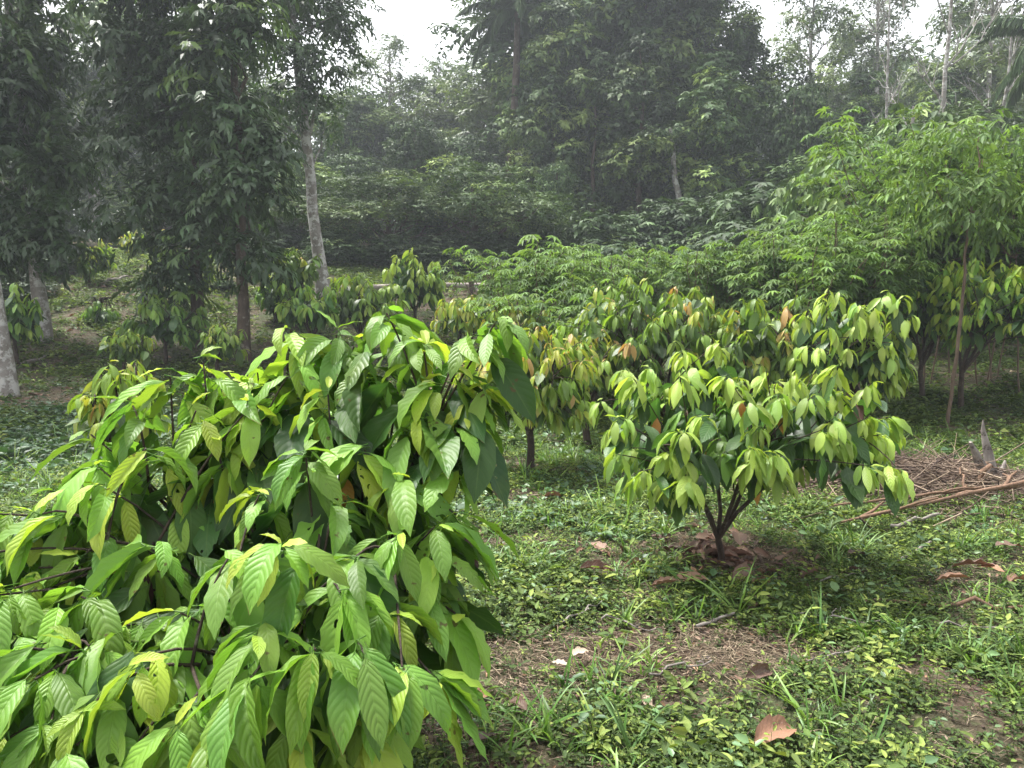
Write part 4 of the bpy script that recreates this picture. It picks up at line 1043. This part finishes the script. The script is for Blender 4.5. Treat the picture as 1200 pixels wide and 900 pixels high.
# ------------------------------------------------------------------ ground cover (uncountable)
def in_view(x, y, m=.12):
    return np.abs(x) < (y * (600 / F + m) + .25)
def scatter(n, y0, y1, seed, dens=None, power=1.0):
    rg = np.random.default_rng(seed); out = []
    tot = 0
    while tot < n:
        y = y0 + (y1 - y0) * rg.random(n * 2) ** power
        w = (y1 * .82)
        x = rg.uniform(-w, w, n * 2)
        k = in_view(x, y)
        if dens is not None: k &= rg.random(n * 2) < dens(x, y)
        out.append(np.stack([x[k], y[k]], -1)); tot += k.sum()
        if len(out) > 60: break
    p = np.concatenate(out)[:n]
    return p, rg
def g2(x, y, px, py, rx, ry):
    g = gnd(px, py); return np.exp(-((x - g[0]) / rx) ** 2 - ((y - g[1]) / ry) ** 2)
def bare(x, y):
    b_ = np.zeros_like(x)
    for (px, py, rx, ry, a) in [(850, 655, .55, .48, 1.3), (850, 755, .45, .28, .9), (690, 770, .35, .22, .8), (1080, 572, 1.3, .8, 1.3), (900, 770, .3, .2, .6), (60, 470, .9, 1.0, 1.), (1150, 690, .3, .3, .6), (720, 700, .5, .12, .7), (1150, 445, 1., .8, .5), (600, 760, .2, .3, .5)]:
        b_ = b_ + a * g2(x, y, px, py, rx, ry)
    return b_
def d_weed(x, y):
    n = fbm(x * 1.6, y * 1.6, 31, 3)
    return np.clip((n - .34) * 3.6, .14, 1) * np.clip(1 - bare(x, y), .03, 1)
def d_grass(x, y):
    n = fbm(x * 2.2 + 40, y * 2.2, 37, 2)
    return np.clip((n - .45) * 5, .02, 1) * np.clip(1 - bare(x, y) * .8, .1, 1)
def d_straw(x, y):
    n = fbm(x * 1.3 + 80, y * 1.3, 41, 2)
    return np.clip((n - .5) * 2.5, .12, 1) * .5 + np.clip(bare(x, y), 0, 1) * .7
def d_creep(x, y):
    n = fbm(x * .8 + 20, y * .8, 43, 2)
    left = np.clip(1.2 - (x - .3) / 1.2, .12, 1)
    return np.clip((n - .35) * 4, 0, 1) * np.clip((y - 4.6) / 1.0, 0.04, 1) * left * np.clip(1 - bare(x, y), .05, 1)

def weeds(n, y0, y1, seed, size, name, label, mat, dens, nl=7, hmax=.10, power=1., six=True, aspect=.5, tint=(.2, .85), stalk=True):
    p, rg = scatter(n, y0, y1, seed, dens, power); n = len(p)
    z = hgt(p[:, 0], p[:, 1]); mb = MB()
    hh = hmax * rg.uniform(.25, 1.1, n) * (1 + .8 * (fbm(p[:, 0] * 3, p[:, 1] * 3, seed, 2) - .5))
    base = np.column_stack([p, z]); lean = rg.normal(0, .3, (n, 2)) * hh[:, None]
    top = base + np.column_stack([lean, hh])
    if stalk: sticks(mb, base - [0, 0, .01], top, .0014, .3, taper=.7)
    pt = np.clip(rg.uniform(*tint, n) + .25 * (fbm(p[:, 0] * 1.1, p[:, 1] * 1.1, seed + 3, 2) - .5), 0, 1)
    ps = size * rg.lognormal(0, .35, n)
    t = np.tile(np.linspace(.3, 1, nl), n)
    P_ = np.repeat(base, nl, 0) * (1 - t)[:, None] + np.repeat(top, nl, 0) * t[:, None]
    az = np.tile(np.arange(nl) * 2.4, n) + np.repeat(rg.uniform(0, 6.28, n), nl) + rg.normal(0, .3, n * nl)
    el = rg.uniform(-.15, .75, n * nl)
    D = np.stack([np.cos(az) * np.cos(el), np.sin(az) * np.cos(el), np.sin(el)], -1)
    N_ = np.array([0, 0, 1.]) + rg.normal(0, .3, D.shape)
    L = np.repeat(ps, nl) * rg.uniform(.6, 1.2, n * nl)
    tt = np.clip(np.repeat(pt, nl) + rg.normal(0, .08, n * nl), 0, 1)
    (leaf6 if six else kite)(mb, P_ + D * L[:, None] * .25, D, N_, L, L * aspect, tt, rg.random(n * nl), fold=.3, droop=.3)
    o = mb.build(name, mat); return tag(o, label, 'ground cover', kind='stuff')

weeds(38000, 1.9, 6.4, 301, .019, 'small_weeds', 'low small leaved weeds carpeting the near clearing', M_WEED, d_weed, nl=8, hmax=.06, aspect=.58, tint=(.1, .85))
weeds(6500, 1.9, 7.5, 302, .033, 'tall_weeds', 'taller fresh green weeds dotted through the carpet', M_WEED, d_weed, nl=7, hmax=.13, aspect=.42, tint=(.35, 1.))
weeds(22000, 5.5, 12, 303, .034, 'middle_weeds', 'weeds of the middle clearing', M_WEED, d_weed, nl=6, hmax=.10, six=False)
weeds(44000, 8.5, 27, 304, .072, 'slope_weeds', 'weeds over the shaded slope under the trees', M_WEED, d_weed, nl=6, hmax=.14, six=False, tint=(.15, .8))
weeds(4200, 3.4, 11, 305, .048, 'creeping_weeds', 'bluish creeping broad leaved weeds under the cocoa trees', M_CREEP, d_creep, nl=5, hmax=.09, aspect=.75)
weeds(700, 1.9, 6.0, 306, .038, 'broad_weeds', 'scattered broad leaved seedlings in the clearing', M_CREEP, d_weed, nl=5, hmax=.12, aspect=.6, tint=(.5, 1.))
# leafy patch in the shade at the frame edge
def d_edge(x, y): return np.clip(g2(x, y, 60, 520, 1.3, 2.2) + g2(x, y, 20, 850, .5, .5), 0, 1)
weeds(2200, 2., 13, 307, .07, 'edge_weeds', 'dark broad weeds beside the lichen trunk', M_CREEP, d_edge, nl=5, hmax=.14, aspect=.6, tint=(.0, .6))

def grass():
    p, rg = scatter(4200, 1.9, 9.5, 311, d_grass); n = len(p); nb = 9
    base = np.repeat(np.column_stack([p, hgt(p[:, 0], p[:, 1])]), nb, 0) + rg.normal(0, .012, (n * nb, 3)) * [1, 1, .2]
    az = rg.uniform(0, 6.28, n * nb); el = rg.uniform(.6, 1.45, n * nb)
    D = np.stack([np.cos(az) * np.cos(el), np.sin(az) * np.cos(el), np.sin(el)], -1)
    L = np.repeat(rg.lognormal(-2.1, .42, n), nb) * rg.uniform(.5, 1.2, n * nb)
    mb = MB(); leaves(mb, base, D, L, np.clip(L * .075, .003, .011), rg.uniform(.3, 1.5, n * nb), np.repeat(rg.uniform(.2, 1, n), nb), rg, 4, 2, fold=.4, roll=.6, prof='grass')
    o = mb.build('grass', M_GRASS); tag(o, 'thin tufts of grass among the weeds', 'grass', kind='stuff')
grass()
def straw():
    mb = MB()
    for (n, y0, y1, s, L, r_, lift) in [(52000, 1.9, 7.5, 321, .05, .0016, .03), (9000, 5, 16, 322, .14, .0022, .02)]:
        p, rg = scatter(n, y0, y1, s, d_straw); n = len(p)
        c = np.column_stack([p, hgt(p[:, 0], p[:, 1]) + rg.uniform(0, lift, n)])
        a = rg.uniform(0, 6.28, n); e = rg.normal(0, .16, n); l = L * rg.lognormal(0, .5, n) * .5
        d = np.stack([np.cos(a) * np.cos(e), np.sin(a) * np.cos(e), np.sin(e)], -1) * l[:, None]
        m = c + rg.normal(0, .12, (n, 3)) * l[:, None]
        t_ = rg.random(n) ** 1.1
        sticks(mb, c - d, m, r_ * rg.uniform(.6, 1.5, n), t_, taper=1.); sticks(mb, m, c + d, r_ * .8, t_)
    o = mb.build('straw', M_STRAW); tag(o, 'dry straw and thin dead stalks strewn over the soil', 'straw', kind='stuff')
straw()
def litter():
    mb = MB()
    for (n, y0, y1, s, L) in [(17000, 1.9, 8, 331, .026), (3200, 7, 24, 332, .11)]:
        p, rg = scatter(n, y0, y1, s, lambda x, y: np.clip(.3 + bare(x, y), 0, 1)); n = len(p)
        c = np.column_stack([p, hgt(p[:, 0], p[:, 1]) + .012])
        a = rg.uniform(0, 6.28, n)
        d = np.stack([np.cos(a), np.sin(a), rg.normal(.05, .2, n)], -1)
        l = L * rg.lognormal(0, .4, n)
        leaves(mb, c - d * l[:, None] * .5, d, l, l * .45, rg.uniform(.1, .9, n), rg.random(n) ** 1.3, rg, 4, 2, fold=.3, roll=.5, curl=.5)
    o = mb.build('leaf_litter', M_LITTER); tag(o, 'small dead leaves and scraps lying between the weeds', 'litter', kind='stuff')
litter()
def brush():
    rg = np.random.default_rng(341); n = 3200
    g = np.array([px2x(1080, 6.6), 6.6])
    x = g[0] + rg.normal(0, .85, n); y = g[1] + rg.normal(0, .45, n)
    mask = x > b2[0] + .35
    x, y = x[mask], y[mask]; n = len(x)
    hmax = .30 * np.exp(-((x - g[0]) / 1.1) ** 2 - ((y - g[1]) / .55) ** 2)
    c = np.column_stack([x, y, hgt(x, y) + hmax * rg.random(n) + .01])
    a = rg.normal(0, .6, n) + rg.choice([0, 1.5], n, p=[.7, .3]); e = rg.normal(0, .33, n); l = rg.lognormal(-1.8, .55, n)
    d = np.stack([np.cos(a) * np.cos(e), np.sin(a) * np.cos(e), np.sin(e)], -1) * l[:, None]
    m = c + rg.normal(0, .08, (n, 3)) * l[:, None]; t_ = rg.random(n) ** .8; r_ = rg.lognormal(-5.7, .45, n)
    mb = MB(); sticks(mb, c - d, m, r_, t_, 4, 1.); sticks(mb, m, c + d, r_, t_, 4)
    o = mb.build('dry_twigs', M_HEAP); tag(o, 'tangled heap of dry twigs and stalks in the brush pile', 'brush pile', kind='stuff')
brush()

# ------------------------------------------------------------------ haze, light, sky, camera
def haze_box():
    x0, x1, y0, y1, z0, z1 = -155, 155, -65, 265, -2, 30
    V = np.array([[x0, y0, z0], [x1, y0, z0], [x1, y1, z0], [x0, y1, z0], [x0, y0, z1], [x1, y0, z1], [x1, y1, z1], [x0, y1, z1]], float)
    Q = [[0, 3, 2, 1], [4, 5, 6, 7], [0, 1, 5, 4], [1, 2, 6, 5], [2, 3, 7, 6], [3, 0, 4, 7]]
    m, nt, N = nodes('haze_air')
    v = N('ShaderNodeVolumePrincipled', ins={'Color': (.86, .93, 1, 1), 'Density': HAZE, 'Anisotropy': .3})
    N('ShaderNodeOutputMaterial', ins={1: v.outputs[0]})
    mb = MB(); mb.add(V, Q); o = mb.build('haze', m, smooth=False); tag(o, 'thin humid haze hanging through the forest', 'haze', kind='stuff')
HAZE = .0017
if HAZE > 0: haze_box()

SUN_EL, SUN_AZ = R(64), R(-50)      # azimuth from +Y (ahead), negative = towards -X
w = bpy.data.worlds.new('World'); scene.world = w; w.use_nodes = True
nt = w.node_tree
for n in list(nt.nodes): nt.nodes.remove(n)
sky = nt.nodes.new('ShaderNodeTexSky'); sky.sky_type = 'NISHITA'; sky.sun_disc = False
sky.sun_elevation = SUN_EL; sky.sun_rotation = SUN_AZ; sky.dust_density = 3.; sky.air_density = 1.
hs = nt.nodes.new('ShaderNodeHueSaturation'); hs.inputs['Saturation'].default_value = .12
bg = nt.nodes.new('ShaderNodeBackground'); bg.inputs[1].default_value = .075
out = nt.nodes.new('ShaderNodeOutputWorld')
nt.links.new(sky.outputs[0], hs.inputs['Color']); nt.links.new(hs.outputs[0], bg.inputs[0]); nt.links.new(bg.outputs[0], out.inputs[0])

sl = bpy.data.lights.new('sun', 'SUN'); sl.energy = 1.5; sl.angle = R(18); sl.color = (1, .97, .91)
so = bpy.data.objects.new('sun', sl); COL.objects.link(so)
from mathutils import Vector
sd = Vector((math.sin(SUN_AZ) * math.cos(SUN_EL), math.cos(SUN_AZ) * math.cos(SUN_EL), math.sin(SUN_EL)))
so.rotation_euler = sd.to_track_quat('Z', 'Y').to_euler(); so.location = (0, 0, 20)

cam = bpy.data.cameras.new('camera'); cam.sensor_width = 36; cam.lens = 36 * F / 1200; cam.clip_end = 1000; cam.clip_start = .05
co = bpy.data.objects.new('camera', cam); COL.objects.link(co)
co.location = (0, 0, CAMZ); co.rotation_euler = (R(90) - PITCH, 0, 0)
scene.camera = co

vs = scene.view_settings; vs.view_transform = 'Standard'; vs.look = 'None'; vs.gamma = 1; vs.use_curve_mapping = False
vs.exposure = 2.52
cy = scene.cycles
cy.max_bounces = 6; cy.diffuse_bounces = 3; cy.glossy_bounces = 2; cy.transmission_bounces = 3; cy.transparent_max_bounces = 4; cy.volume_bounces = 0
cy.use_adaptive_sampling = True; cy.adaptive_threshold = .02
cy.use_denoising = True
try: cy.denoiser = 'OPENIMAGEDENOISE'
except Exception: pass
for o in bpy.data.objects:
    if '_o' in o: del o['_o']
